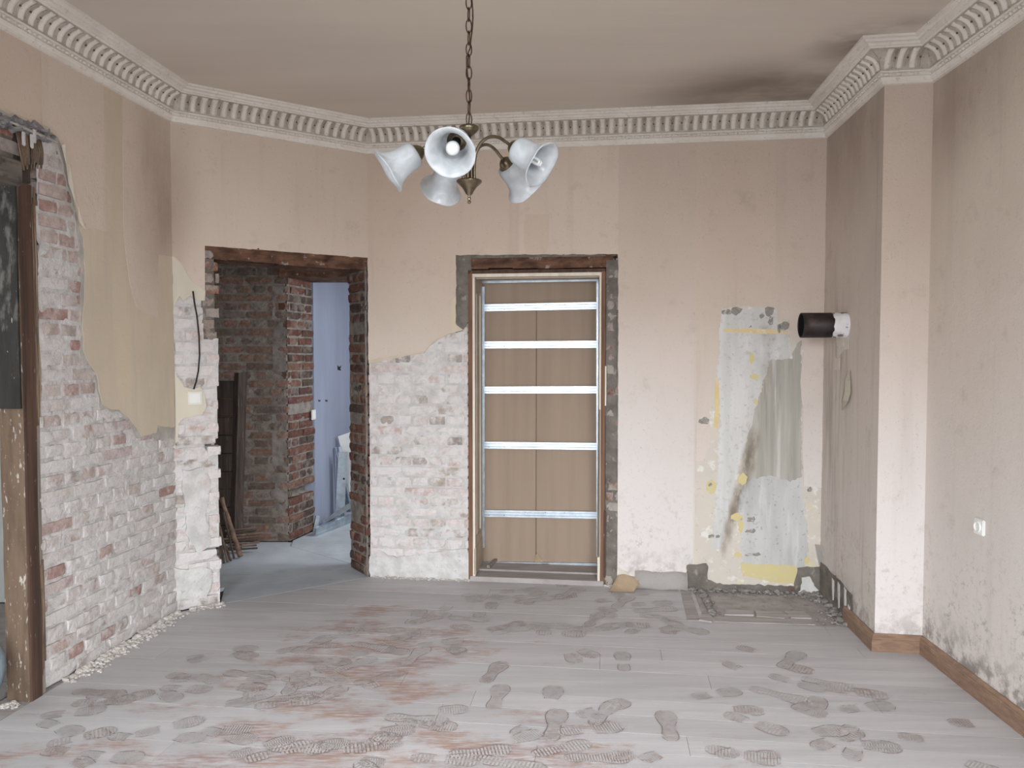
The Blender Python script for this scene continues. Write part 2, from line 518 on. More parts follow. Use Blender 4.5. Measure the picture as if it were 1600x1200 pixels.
LINING = surf('painted_lining_cream', (186, 172, 154), (172, 158, 141), (8, 8, 1.5), 0.3, 0.7, 4, [((222, 214, 200), (30, 30, 3), 0.62, 0.7, 0.5)], [((40, 40, 3), 0.2, 0.003)], 0.55)
LININGW = surf('white_paint_edge', (226, 216, 200), (208, 197, 180), (20, 20, 3), 0.3, 0.7, 4, [((150, 116, 90), (30, 30, 6), 0.64, 0.70, 0.7)], [], 0.5)
LINWOOD = surf('reddish_bare_wood', (130, 97, 78), (102, 76, 62), (40, 40, 2), 0.3, 0.7, 5, [((70, 48, 40), (20, 20, 3), 0.6, 0.72, 0.6)], [((50, 50, 3), 0.4, 0.004)], 0.8)
GALV = surf('galvanised_steel', (196, 206, 214), (170, 180, 190), (14, 14, 14), 0.3, 0.7, 5, [((222, 228, 234), 60, 0.58, 0.7, 0.5)], [(90, 0.08, 0.001)], 0.38, 0.85, spec=0.5)
GYPS = surf('brown_board_paper', (160, 141, 124), (151, 133, 117), (14, 14, 0.6), 0.3, 0.7, 4, [((176, 160, 144), (40, 40, 3), 0.68, 0.74, 0.5)], [], 0.85)
BRONZE = surf('antique_bronze', (124, 112, 92), (92, 82, 67), 40, 0.3, 0.7, 4, rough=0.33, metal=0.9, spec=0.5)
BRONZE_D = surf('dark_chain_bronze', (84, 68, 54), (62, 50, 41), 60, rough=0.45, metal=0.8)
WHITEPL = surf('white_plastic', (232, 232, 228), (224, 224, 220), 8, rough=0.35, spec=0.5)
IVORY = surf('ivory_plastic', (222, 218, 208), (214, 210, 200), 8, rough=0.4, spec=0.5)
DARKPL = surf('dark_hole', (40, 38, 37), (28, 27, 26), 9)
CABLE = surf('black_cable', (52, 47, 46), (38, 35, 35), 30, rough=0.6)
SOOT = surf('sooty_iron', (56, 48, 47), (38, 33, 33), 14, 0.3, 0.7, 5, [((88, 72, 66), 7, 0.6, 0.72, 0.5)], [(60, 0.2, 0.002)], 0.5, 0.3)
SOOTIN = surf('soot_black', (20, 18, 18), (14, 13, 13), 20, rough=0.95)
PIPEWH = surf('chipped_white_pipe_paint', (226, 224, 226), (210, 206, 206), 9, 0.3, 0.7, 5, [((112, 102, 98), 17, 0.53, 0.57, 0.95)], [(50, 0.3, 0.003)], 0.6)
BLUE = surf('lavender_blue_wall_paint', (146, 151, 168), (136, 141, 158), (3, 3, 0.9), 0.3, 0.7, 4, [((156, 160, 176), (12, 12, 0.7), 0.6, 0.75, 0.3)], [(40, 0.1, 0.003)], 0.8)
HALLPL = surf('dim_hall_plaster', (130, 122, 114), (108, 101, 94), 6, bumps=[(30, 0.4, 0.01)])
SIDEPL = surf('side_room_plaster', (214, 216, 212), (200, 203, 200), 3)
OLDWOOD = surf('charred_old_timber', (82, 70, 62), (56, 48, 43), (40, 40, 2), 0.3, 0.7, 6, [((120, 110, 100), (60, 60, 5), 0.62, 0.7, 0.6)], [((40, 40, 3), 0.7, 0.01)], 0.95)
BARK = surf('barked_stick', (128, 104, 88), (92, 74, 64), (14, 14, 22), 0.3, 0.7, 5, [((60, 48, 42), 16, 0.56, 0.66, 0.7)], [(40, 0.7, 0.006)], 0.95)
SACK = surf('grey_blue_plastic', (136, 150, 158), (108, 122, 132), 8, rough=0.3, spec=0.5)
PAPERBACK = surf('wallpaper_backing', (228, 208, 180), (216, 194, 164), 9, rough=0.9)
SOOT_RUN = [((1.632, 5.077, 1.022), 0.06, 0.3, 0.13, (118, 104, 90), 0.7), ((1.604, 5.08, 0.9), 0.07, 0.3, 0.14, (118, 104, 90), 0.95), ((1.568, 5.085, 0.769), 0.06, 0.3, 0.13, (118, 104, 90), 0.9), ((1.536, 5.089, 0.646), 0.055, 0.3, 0.13, (118, 104, 90), 0.9), ((1.504, 5.093, 0.531), 0.05, 0.3, 0.13, (118, 104, 90), 0.85), ((1.472, 5.097, 0.417), 0.045, 0.3, 0.13, (118, 104, 90), 0.7), ((1.443, 5.101, 0.319), 0.035, 0.3, 0.13, (118, 104, 90), 0.5), ((1.726, 5.064, 1.754), 0.09, 0.3, 0.18, (118, 104, 90), 0.35), ((1.717, 5.066, 1.497), 0.09, 0.3, 0.18, (118, 104, 90), 0.3)]
WHITEPAINT = surf('white_distemper', (214, 212, 209), (198, 196, 192), (12, 12, 1.4), 0.3, 0.7, 6, [((176, 172, 166), 26, 0.54, 0.70, 0.6), ((150, 146, 140), 60, 0.62, 0.70, 0.5)], [(60, 0.3, 0.003)], 0.9, stains=SOOT_RUN)
OLDBASE = surf('stripped_wall_base', (208, 199, 186), (202, 194, 184), 7, 0.3, 0.7, 6, [((214, 204, 162), 5, 0.57, 0.68, 0.6), ((226, 226, 222), 14, 0.54, 0.66, 0.7), ((150, 145, 138), 48, 0.63, 0.70, 0.6)], [(50, 0.35, 0.004)], 0.92, stains=SOOT_RUN)
GREYSTREAK = surf('grey_streaked_plaster', (184, 180, 170), (160, 156, 147), (22, 22, 1.1), 0.3, 0.7, 6, [((206, 205, 200), (26, 26, 1.0), 0.56, 0.70, 0.7), ((138, 133, 124), (40, 40, 2.5), 0.58, 0.7, 0.5)], [((40, 40, 3), 0.3, 0.004)], 0.92, stains=SOOT_RUN)
BLUEGREY = surf('pitted_blue_grey_plaster', (200, 199, 197), (182, 181, 178), (10, 10, 2), 0.3, 0.7, 6, [((150, 147, 143), 50, 0.60, 0.67, 0.7), ((210, 210, 210), (16, 16, 2), 0.55, 0.7, 0.6)], [(50, 0.4, 0.004)], 0.92, stains=SOOT_RUN)
CHIP = surf('bare_grey_chip', (150, 145, 139), (134, 129, 123), 40, 0.3, 0.7, 4, [((190, 186, 180), 40, 0.55, 0.62, 0.9)], rough=0.95)
YELLOW = surf('yellow_distemper', (208, 192, 138), (204, 192, 150), 12, 0.3, 0.7, 5, [((210, 202, 176), 24, 0.57, 0.70, 0.7)], [(50, 0.2, 0.003)], 0.9)
OCHRE = surf('ochre_paint_line', (222, 200, 150), (212, 188, 140), 12, 0.3, 0.7, 5, [((214, 208, 190), 26, 0.52, 0.64, 0.8)], rough=0.9)

# ------------------------------------------------------------------ plan of the room
P1 = Vector((-2.09, 4.67))
P2 = Vector((-1.03, 5.42))
P3 = Vector((2.07, 5.02))
P4 = Vector((1.97, 4.05))
P5 = Vector((2.21, 4.015))
REAR = -1.7
P0 = P1 + Vector((-0.113, -1.0)) * (P1.y - REAR)
P6 = P5 + Vector((-0.045, -1.0)) * (P5.y - REAR)
ZC, ZCOR = 3.23, 3.03


class Wall:
    def __init__(s, name, A, B):
        s.name, s.A, s.B = name, A, B
        s.L = (B - A).length
        s.d = (B - A).normalized()
        s.n = Vector((s.d.y, -s.d.x))
        s.ang = math.atan2(s.d.y, s.d.x)
        s.obj = None

    def P(s, u, z, t=0.0):
        p = s.A + s.d * u + s.n * t
        return Vector((p.x, p.y, z))

    def mtx(s, u=0.0, z=0.0, t=0.0):
        return Matrix.Translation(s.P(u, z, t)) @ Matrix.Rotation(s.ang, 4, 'Z')

    def px(s, x, y, t=0.0):
        r = ray(x, y)
        o = Vector((0, 0, CAM_H))
        nn = Vector((s.n.x, s.n.y, 0))
        k = (s.P(0, 0, t) - o).dot(nn) / r.dot(nn)
        p = o + r * k
        return (Vector((p.x, p.y)) - s.A).dot(s.d), p.z

    def pts(s, l):
        return [s.px(*p) for p in l]


WL = Wall('wall_left', P0, P1)
WA = Wall('wall_angled', P1, P2)
WB = Wall('wall_back', P2, P3)
WC = Wall('wall_alcove', P3, P4)
WP = Wall('wall_pilaster', P4, P5)
WR = Wall('wall_right', P5, P6)


def inside(p, poly):
    x, y = p
    r = False
    j = len(poly) - 1
    for i in range(len(poly)):
        xi, yi = poly[i]
        xj, yj = poly[j]
        if (yi > y) != (yj > y) and x < (xj - xi) * (y - yi) / (yj - yi) + xi:
            r = not r
        j = i
    return r


def rough_outline(poly, step, jag, seed):
    rr = random.Random(seed)
    out = []
    n = len(poly)
    for i in range(n):
        a, b = Vector(poly[i]), Vector(poly[(i + 1) % n])
        L = (b - a).length
        k = max(1, int(L / step))
        nv = Vector((b.y - a.y, a.x - b.x)).normalized() if L > 0 else Vector((0, 0))
        for q in range(k):
            p = a.lerp(b, q / k)
            if jag:
                p = p + nv * (jag * (noise.noise(Vector((p.x * 14 + seed, p.y * 14, seed * 1.7))) + 0.7 * rr.uniform(-1, 1) * 0.8))
            out.append((p.x, p.y))
    return out


def layer(w, name, poly, mat, t=0.0, thick=0.012, jag=0.0, step=0.03, seed=1, clip=None, parent=None, label=None):
    """a sheet of plaster or paper lying on a wall: outline (s, z), front face at t, given thickness"""
    pts = rough_outline(poly, step, jag, seed) if jag else poly
    bm = bmesh.new()
    vs = [bm.verts.new((p[0], 0, p[1])) for p in pts]
    bm.faces.new(vs)
    bm.normal_update()
    bmesh.ops.triangulate(bm, faces=list(bm.faces), ngon_method='EAR_CLIP')
    if clip:
        s0, s1 = clip
        for x, nx in ((s0, -1), (s1, 1)):
            bmesh.ops.bisect_plane(bm, geom=list(bm.verts) + list(bm.edges) + list(bm.faces), plane_co=(x, 0, 0), plane_no=(nx, 0, 0), clear_outer=True)
    if not bm.faces:
        bm.free()
        return None
    ex = bmesh.ops.extrude_face_region(bm, geom=list(bm.faces))
    vv = [g for g in ex['geom'] if isinstance(g, bmesh.types.BMVert)]
    for v in vv:
        v.co.y += thick
    bmesh.ops.recalc_face_normals(bm, faces=list(bm.faces))
    bmesh.ops.transform(bm, matrix=w.mtx(0, 0, t), verts=list(bm.verts))
    o = bm_obj(name, bm, mat, parent if parent is not None else w.obj)
    if label:
        o['label'] = label
    return o


def slab(w, poly, mat, t0, t1, label):
    bm = bmesh.new()
    f = bm.faces.new([bm.verts.new((p[0], -t0, p[1])) for p in poly])
    ex = bmesh.ops.extrude_face_region(bm, geom=[f])
    for g in ex['geom']:
        if isinstance(g, bmesh.types.BMVert):
            g.co.y = -t1
    bmesh.ops.recalc_face_normals(bm, faces=list(bm.faces))
    bmesh.ops.transform(bm, matrix=w.mtx(), verts=list(bm.verts))
    o = bm_obj(w.name, bm, mat)
    w.obj = tag(o, label, 'wall', None, 'structure')
    return o


# ---- bricks: shared chipped meshes, one object per brick
BRICKS = {}


def brick_mesh(mat, k):
    key = (mat.name, k)
    if key not in BRICKS:
        rr = random.Random(k * 31 + len(BRICKS))
        bm = bmesh.new()
        nx, nz = 4, 2
        gr = [[None] * (nz + 1) for _ in range(nx + 1)]
        for i in range(nx + 1):
            for j in range(nz + 1):
                edge = i in (0, nx) or j in (0, nz)
                corner = i in (0, nx) and j in (0, nz)
                y = rr.uniform(-0.02, 0.03) + (rr.uniform(0.01, 0.05) if edge else 0) + (rr.uniform(0.0, 0.10) if corner else 0)
                x = i / nx + (0 if not (i in (0, nx)) else rr.uniform(0.0, 0.03) * (1 if i == 0 else -1)) + (rr.uniform(-0.05, 0.05) if 0 < i < nx else 0)
                z = j / nz + (0 if not (j in (0, nz)) else rr.uniform(0, 0.09) * (1 if j == 0 else -1))
                gr[i][j] = bm.verts.new((x, y, z))
        for i in range(nx):
            for j in range(nz):
                bm.faces.new((gr[i][j], gr[i + 1][j], gr[i + 1][j + 1], gr[i][j + 1]))
        rim = [gr[i][0] for i in range(nx + 1)] + [gr[nx][j] for j in range(1, nz + 1)] + [gr[i][nz] for i in range(nx - 1, -1, -1)] + [gr[0][j] for j in range(nz - 1, 0, -1)]
        back = [bm.verts.new((v.co.x, 1.0, v.co.z)) for v in rim]
        for i in range(len(rim)):
            j = (i + 1) % len(rim)
            bm.faces.new((rim[j], rim[i], back[i], back[j]))
        me = bpy.data.meshes.new('brick')
        for f in bm.faces:
            f.smooth = False
        bm.to_mesh(me)
        bm.free()
        me.materials.append(mat)
        BRICKS[key] = me
    return BRICKS[key]


NB = [0]


def brick(w, parent, mat, u0, u1, z0, z1, t, depth, rr, tilt=0.006):
    o = bpy.data.objects.new('brick', brick_mesh(mat, rr.randrange(10)))
    COL.objects.link(o)
    o.matrix_world = w.mtx(u0, z0, t) @ Matrix.Rotation(rr.uniform(-tilt, tilt), 4, 'Y') @ Matrix.Diagonal((u1 - u0, depth, z1 - z0, 1))
    o.parent = parent
    NB[0] += 1
    return o


COURSE = 0.0735


def bricks(w, poly, mat, t=-0.012, depth=0.10, seed=1, jt=0.006, edge=0.012, parent=None, joint=0.010, z_from=0.0, skip=(), keep=1.0, offset=0.0):
    rr = random.Random(seed)
    parent = parent if parent is not None else w.obj
    zs = [p[1] for p in poly]
    k0, k1 = int(max(min(zs), z_from) / COURSE), int(max(zs) / COURSE) + 1
    for k in range(k0, k1):
        za, zb = k * COURSE + joint / 2, (k + 1) * COURSE - joint / 2
        zm = (za + zb) / 2
        xs = []
        for i in range(len(poly)):
            a, b = poly[i], poly[(i + 1) % len(poly)]
            if (a[1] > zm) != (b[1] > zm):
                xs.append(a[0] + (b[0] - a[0]) * (zm - a[1]) / (b[1] - a[1]))
        xs.sort()
        for s0, s1 in zip(xs[0::2], xs[1::2]):
            s0 += rr.uniform(-edge, edge * 0.3)
            s1 += rr.uniform(-edge * 0.3, edge)
            ln = 0.125 if k % 2 else 0.25
            u = offset + math.floor((s0 - offset) / ln) * ln + (0.0625 if k % 2 else 0)
            if u > s0:
                u -= ln
            while u < s1:
                a, b = max(u, s0), min(u + ln, s1)
                u += ln
                if b - a < 0.035:
                    continue
                m_ = ((a + b) / 2, zm)
                if any(abs(m_[0] - q[0]) < q[2] and abs(m_[1] - q[1]) < q[3] for q in skip) or rr.random() > keep:
                    continue
                brick(w, parent, mat(m_[0], zm, rr) if callable(mat) else mat, a + joint / 2, b - joint / 2, za + rr.uniform(-.002, .002), zb + rr.uniform(-.002, .002), t + rr.uniform(-jt, jt), depth, rr)


def mortar(w, poly, mat, t=-0.02, amp=0.008, res=0.022, seed=1.0, name='mortar_bed', parent=None, holes=()):
    """uneven lime mortar smeared between and over the bricks, as relief"""
    xs = [p[0] for p in poly]
    zs = [max(0, p[1]) for p in poly]
    x0, z0 = min(xs), min(zs)
    nx, nz = max(1, int(math.ceil((max(xs) - x0) / res))), int(math.ceil((max(zs) - z0) / res))
    vs, fs, idx = [], [], {}
    M_ = w.mtx()

    def vert(i, j):
        if (i, j) not in idx:
            x, z = min(x0 + i * res, max(xs)), z0 + j * res
            p = Vector((x, z, seed))
            h = noise.noise(p * 3.2) * 0.6 * (res < 0.02) + noise.noise(p * 9) * 0.6 + noise.noise(p * 24) * 0.5 + noise.noise(p * 55) * 0.35
            tt = t + amp * h
            for q in holes:
                if abs(x - q[0]) < q[2] and abs(z - q[1]) < q[3]:
                    tt = min(tt, t - 0.09)
            vs.append(M_ @ Vector((x, -tt, z)))
            idx[(i, j)] = len(vs) - 1
        return idx[(i, j)]
    for i in range(nx):
        for j in range(nz):
            if inside((x0 + (i + .5) * res, z0 + (j + .5) * res), poly):
                fs.append((vert(i, j), vert(i + 1, j), vert(i + 1, j + 1), vert(i, j + 1)))
    me = bpy.data.meshes.new(name)
    me.from_pydata(vs, [], fs)
    for p in me.polygons:
        p.use_smooth = True
    return link(name, me, mat, parent if parent is not None else w.obj)


# ------------------------------------------------------------------ ceiling and floor bodies
bm = bmesh.new()
add_box(bm, (-4.2, REAR - 0.3, ZC), (2.9, 9.8, ZC + 0.12))
tag(bm_obj('ceiling', bm, CEIL_M), 'smoke-stained beige plaster ceiling above the whole room', 'ceiling', None, 'structure')

bm = bmesh.new()
add_box(bm, (-4.2, REAR - 0.3, -0.16), (2.9, 9.8, -0.03))
floor = tag(bm_obj('floor', bm, SUBFLOOR), 'dusty painted board floor covered with shoe prints', 'floor', None, 'structure')

# ------------------------------------------------------------------ left wall
s_post = WL.px(62, 700)[0]            # far jamb of the side doorway
S_OPEN0 = s_post - 1.75
z_open = WL.px(20, 265)[1]
z_rag = 2.62
slab(WL, [(0, 0), (S_OPEN0, 0), (S_OPEN0, z_open), (s_post, z_open), (s_post, 0), (WL.L, 0), (WL.L + 0.05, ZC), (0, ZC)], GREYPL, -0.06, -0.13,
     'left side wall with beige paper above and whitewashed bare brick below')
br_l = WL.pts([(62, 1075), (62, 215), (72, 200), (92, 205), (118, 250), (134, 340), (140, 430), (142, 500), (144, 560), (176, 590), (205, 625), (248, 665), (268, 672)]) + [(WL.L + 0.03, 0.0)]
br_l[-2] = (WL.L + 0.03, br_l[-2][1])
z_red = WL.px(100, 620)[1]
bricks(WL, br_l, lambda u, z, q: BRICK_LR if (z > z_red and q.random() < 0.75) or q.random() < 0.07 else BRICK_L, t=-0.006, depth=0.06, seed=11, jt=0.005, edge=0.006, joint=0.014)
mortar(WL, br_l, MORTAR_L, t=-0.0155, amp=0.013, res=0.016, seed=3.3)
# brickwork over the side doorway
over = [(s_post - 0.75, WL.px(20, 246)[1]), (s_post - 0.06, WL.px(20, 246)[1]), (s_post - 0.02, WL.px(60, 205)[1]), (s_post - 0.75, WL.px(20, 182)[1])]
bricks(WL, over, BRICK_BACK, t=-0.012, depth=0.05, seed=4, parent=WL.obj)
mortar(WL, over, MORTAR_D, t=-0.019, amp=0.008, seed=8)

edge_rag = [(268, 690), (254, 690), (240, 681), (222, 686), (212, 684), (204, 662), (189, 645), (172, 644), (163, 660), (158, 640), (152, 605), (140, 572), (127, 560), (126, 500), (130, 430), (124, 380), (116, 320), (106, 280), (94, 232), (84, 212), (60, 204), (30, 192), (0, 178)]
ragsz = WL.pts(edge_rag)
grey = [(WL.L, ragsz[0][1])] + ragsz + [(s_post - 0.9, ragsz[-1][1]), (S_OPEN0 - 0.12, ragsz[-1][1]), (S_OPEN0 - 0.12, 0), (0, 0), (0, ZC), (WL.L, ZC)]
layer(WL, 'plaster_coat', grey, GREYPL, t=-0.003, thick=0.02, jag=0.012, seed=5)
edge_cream = [(268, 668), (247, 664), (245, 676), (222, 682), (205, 655), (188, 640), (170, 640), (160, 632), (154, 600), (150, 585), (136, 560), (131, 548), (130, 500), (133, 430), (130, 372), (124, 350), (112, 290), (104, 250), (92, 214), (60, 196), (30, 184), (0, 170)]
csz = WL.pts(edge_cream)
cream = [(WL.L, csz[0][1])] + csz + [(s_post - 0.9, csz[-1][1]), (S_OPEN0 - 0.14, csz[-1][1]), (S_OPEN0 - 0.14, 0), (0, 0), (0, ZC), (WL.L, ZC)]
layer(WL, 'cream_plaster_coat', cream, CREAM, t=0.0, thick=0.004, jag=0.008, seed=6, label='cream bare plaster where the paper is stripped')
# wallpaper, strip by strip
s165, s193, s65, s247 = WL.px(165, 300)[0], WL.px(194, 300)[0], WL.px(65, 120)[0], WL.px(247, 480)[0]
pa = WL.pts([(165, 130), (165, 362), (150, 356), (132, 358), (124, 330), (114, 286), (110, 258), (98, 232), (86, 204), (60, 192), (30, 180), (0, 166)])
pa = [(s165, ZC)] + pa[1:] + [(S_OPEN0 - 0.16, pa[-1][1]), (S_OPEN0 - 0.16, 0), (0, 0), (0, ZC)]
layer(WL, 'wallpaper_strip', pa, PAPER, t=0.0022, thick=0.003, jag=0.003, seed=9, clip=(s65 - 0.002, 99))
layer(WL, 'wallpaper_strip', pa, PAPER2, t=0.0012, thick=0.003, jag=0.003, seed=9, clip=(-1, s65))
pb = [(s193, ZC)] + WL.pts([(193, 360), (197, 400), (203, 445), (213, 480), (226, 489), (247, 497)]) + WL.pts([(247, 398), (266, 400)]) + [(WL.L, ZC)]
pb[-2] = (WL.L, pb[-2][1])
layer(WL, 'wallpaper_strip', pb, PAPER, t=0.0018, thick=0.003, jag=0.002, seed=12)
# a torn paper edge that has come away from the wall beside the doorway
bm = bmesh.new()
fl = WL.pts([(98, 226), (107, 258), (110, 285), (118, 320), (124, 345), (129, 358)])
for i, (s, z) in enumerate(fl):
    wdt = (0.028, 0.05, 0.034, 0.03, 0.022, 0.004)[i]
    a = bm.verts.new(WL.P(s, z, 0.003))
    b = bm.verts.new(WL.P(s - wdt, z - 0.01, 0.014 + 0.010 * (i % 2)))
    c = bm.verts.new(WL.P(s - wdt * 0.3, z, 0.020))
    if i:
        bm.faces.new((pr[0], a, c, pr[2]))
        bm.faces.new((pr[2], c, b, pr[1]))
    pr = (a, b, c)
bm_obj('wallpaper_flap', bm, CREAM_STRIP, WL.obj)['label'] = 'torn cream paper edge curling off beside the doorway'

# ------------------------------------------------------------------ angled wall with the open doorway
DA0 = WA.px(342, 600)[0]              # left jamb
DA1 = WA.px(571, 600)[0]              # right jamb
z_da = WA.px(345, 405)[1]
slab(WA, [(0, 0), (DA0 - 0.03, 0), (DA0 - 0.03, z_da + 0.10), (WA.L, z_da + 0.10), (WA.L, ZC), (0, ZC)], MORTAR_D, -0.10, -0.28,
     'angled corner wall around the open doorway, papered above and brick below')
hole1 = WA.px(334, 695)
hole2 = WA.px(330, 868)
hole3 = WA.px(328, 510)
br_a = WA.pts([(266, 470), (282, 452), (300, 444), (316, 440), (317, 530), (342, 530)]) + [(DA0, 0), (-0.03, 0)]
br_a[0] = (-0.03, br_a[0][1])
br_u = WA.pts([(316, 380), (342, 382), (342, 530), (316, 530)])
bricks(WA, br_u, BRICK_BACK, t=-0.008, depth=0.10, seed=22, jt=0.006, edge=0.012, joint=0.012)
mortar(WA, [br_u[0], (DA0 - 0.012, br_u[1][1]), (DA0 - 0.012, br_u[2][1]), br_u[3]], GREYDK, t=-0.014, amp=0.012, res=0.016, seed=6.5)
hl = [(hole1[0] + 0.02, hole1[1], 0.06, 0.03), (hole2[0] + 0.02, hole2[1], 0.06, 0.035)]
bricks(WA, br_a, BRICK_B, t=-0.006, depth=0.10, seed=21, jt=0.006, edge=0.014, skip=hl, joint=0.012)
br_am = br_a[:-2] + [(DA0 - 0.015, 0), (-0.03, 0)]
mortar(WA, br_am, MORTAR_L, t=-0.018, amp=0.012, res=0.016, seed=5.5, holes=hl)
# rough corner strip right of the doorway
hole4 = (DA1 - 0.02, WA.px(560, 508)[1], 0.1, 0.04)
hole5 = (DA1 - 0.02, WA.px(560, 660)[1], 0.1, 0.032)
br_ar = [(DA1, 0), (DA1, z_da + 0.02), (WA.L, z_da + 0.02), (WA.L, 0)]
bricks(WA, br_ar, BRICK_J, t=-0.012, depth=0.09, seed=23, edge=0.004, skip=[hole4])
mortar(WA, [(DA1 + 0.004, 0), (DA1 + 0.004, z_da + 0.02), (WA.L, z_da + 0.02), (WA.L, 0)], SMEAR, t=-0.012, amp=0.010, res=0.016, seed=7.5)
# reveal of that jamb, seen deep red
_a = WA.P(DA1, 0, -0.30)
_b = WA.P(DA1, 0, -0.012)
WJ = Wall('jamb', Vector((_a.x, _a.y)), Vector((_b.x, _b.y)))
bricks(WJ, [(0.0, 0), (0.0, z_da + 0.05), (WJ.L, z_da + 0.05), (WJ.L, 0)], BRICK_R, t=0.0, depth=0.10, seed=25, jt=0.008, edge=0.010, parent=WA.obj, joint=0.012,
       skip=[(0.1, hole4[1], 0.3, 0.035), (0.1, hole5[1] - 0.0, 0.12, 0.03), (0.08, WA.px(553, 810)[1], 0.14, 0.05)])
mortar(WJ, [(0.0, 0), (0.0, z_da + 0.05), (WJ.L, z_da + 0.05), (WJ.L, 0)], MORTAR_D, t=-0.010, amp=0.007, seed=9.5, parent=WA.obj)
# lintel
bm = bmesh.new()
for k in range(7):
    u0 = DA0 - 0.10 + (DA1 - DA0 + 0.16) * k / 7
    u1 = DA0 - 0.10 + (DA1 - DA0 + 0.16) * (k + 1) / 7
    zz = z_da + R.uniform(-0.006, 0.006)
    add_box(bm, (u0, 0.012 + R.uniform(0, 0.012), zz), (u1 + 0.002, 0.27, z_da + 0.10))
bmesh.ops.transform(bm, matrix=WA.mtx(), verts=list(bm.verts))
bm_obj('lintel', bm, LINTEL_D, WA.obj)['label'] = 'sooty brown lintel over the open doorway'
mortar(WA, [(DA0 - 0.10, z_da + 0.05), (DA0 - 0.10, z_da + 0.115), (DA1 + 0.06, z_da + 0.115), (DA1 + 0.06, z_da + 0.05)], LINTEL_D, t=-0.008, amp=0.014, res=0.018, seed=2.1)
# paper above and beside
z_lt, z_rt = WA.px(320, 382)[1], WA.px(578, 403)[1]
left_col = WA.pts([(320, 384), (320, 455), (312, 448), (300, 440), (292, 428), (284, 412), (276, 404), (266, 399)])
papA = [(0, ZC)] + [(WA.L, ZC), (WA.L, z_rt)] + left_col
papA[-1] = (0, left_col[-1][1])
layer(WA, 'plaster_coat', [(0, ZC), (WA.L, ZC), (WA.L, z_rt), WA.px(319, 383), WA.px(320, 470), WA.px(302, 468), WA.px(298, 462), WA.px(286, 470), WA.px(279, 462), WA.px(272, 482), WA.px(271, 520), WA.px(273, 570), WA.px(277, 588), WA.px(288, 604), WA.px(302, 608), WA.px(312, 604), WA.px(322, 618), WA.px(323, 635), WA.px(316, 648), WA.px(300, 651), WA.px(287, 652), WA.px(280, 662), WA.px(276, 690), WA.px(268, 700), (0, WA.px(266, 700)[1])],
      CREAM_STRIP, t=0.0, thick=0.02, jag=0.006, seed=31, label='pale bare plaster around the light switch')
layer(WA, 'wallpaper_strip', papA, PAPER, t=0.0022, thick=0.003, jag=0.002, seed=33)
# bottom patch of smoother plaster
layer(WA, 'plaster_patch', WA.pts([(270, 885), (292, 890), (318, 884), (330, 890), (332, 912), (322, 935), (280, 935), (268, 935)]), MORTAR_L, t=0.006, thick=0.02, jag=0.012, seed=35)
layer(WA, 'plaster_patch', WA.pts([(285, 735), (318, 730), (330, 760), (322, 800), (330, 850), (310, 868), (292, 840), (288, 790)]), MORTAR_L, t=-0.001, thick=0.02, jag=0.014, seed=36)

# ------------------------------------------------------------------ back wall with the boarded-up doorway
DB0 = WB.px(733, 700)[0]
DB1 = WB.px(946, 700)[0]
z_db = WB.px(840, 418)[1]
slab(WB, [(-0.05, 0), (DB0 - 0.01, 0), (DB0 - 0.01, z_db), (DB1 + 0.01, z_db), (DB1 + 0.01, 0), (WB.L + 0.05, 0), (WB.L + 0.05, ZC), (-0.05, ZC)], MORTAR_D, -0.10, -0.40,
     'back wall with the boarded doorway, beige paper and a brick patch on its left')
br_b = [(0, 0)] + WB.pts([(572, 560), (600, 548), (650, 540), (672, 520), (700, 505), (708, 395), (735, 395)]) + [(DB0, 0)]
br_b[1] = (0, br_b[1][1])
bricks(WB, br_b, BRICK_B, t=-0.006, depth=0.10, seed=41, jt=0.004, edge=0.012, joint=0.012)
mortar(WB, br_b[:-2] + [(DB0 - 0.01, br_b[-2][1]), (DB0 - 0.01, 0)], MORTAR_L, t=-0.0145, amp=0.008, res=0.016, seed=12.5)
br_bb = [(DB1, 0), (DB1, z_db + 0.05), (WB.px(972, 395)[0], z_db + 0.05), (WB.px(972, 395)[0], 0)]
bricks(WB, br_bb, BRICK_BACK, t=-0.014, depth=0.10, seed=43, edge=0.010)
mortar(WB, br_bb, GREYDK, t=-0.013, amp=0.014, res=0.016, seed=14.5)
layer(WB, 'cement_patch', WB.pts([(711, 398), (736, 398), (735, 430), (733, 500), (722, 516), (712, 520), (711, 480)]), GREYDK, t=-0.003, thick=0.02, jag=0.006, seed=44)
layer(WB, 'plaster_patch', WB.pts([(578, 905), (578, 870), (592, 862), (620, 872), (650, 868), (690, 862), (730, 858), (736, 875), (734, 912)]), MORTAR_L, t=0.000, thick=0.02, jag=0.012, seed=45)
bm = bmesh.new()
sl0, sl1 = WB.px(724, 410)[0], WB.px(958, 410)[0]
for k in range(6):
    a, b = sl0 + (sl1 - sl0) * k / 6, sl0 + (sl1 - sl0) * (k + 1) / 6
    add_box(bm, (a, 0.010 + R.uniform(0, .01), z_db + R.uniform(-.006, .004)), (b + .002, 0.30, z_db + 0.095))
bmesh.ops.transform(bm, matrix=WB.mtx(), verts=list(bm.verts))
bm_obj('lintel', bm, LINTEL_D, WB.obj)['label'] = 'dark brown lintel over the boarded doorway'
mortar(WB, [(sl0 - 0.05, z_db + 0.072), (sl0 - 0.05, z_db + 0.115), (sl1 + 0.03, z_db + 0.115), (sl1 + 0.03, z_db + 0.072)], GREYDK, t=-0.006, amp=0.012, res=0.018, seed=4.1)

s1090, s965 = WB.px(1090, 600)[0], WB.px(965, 600)[0]
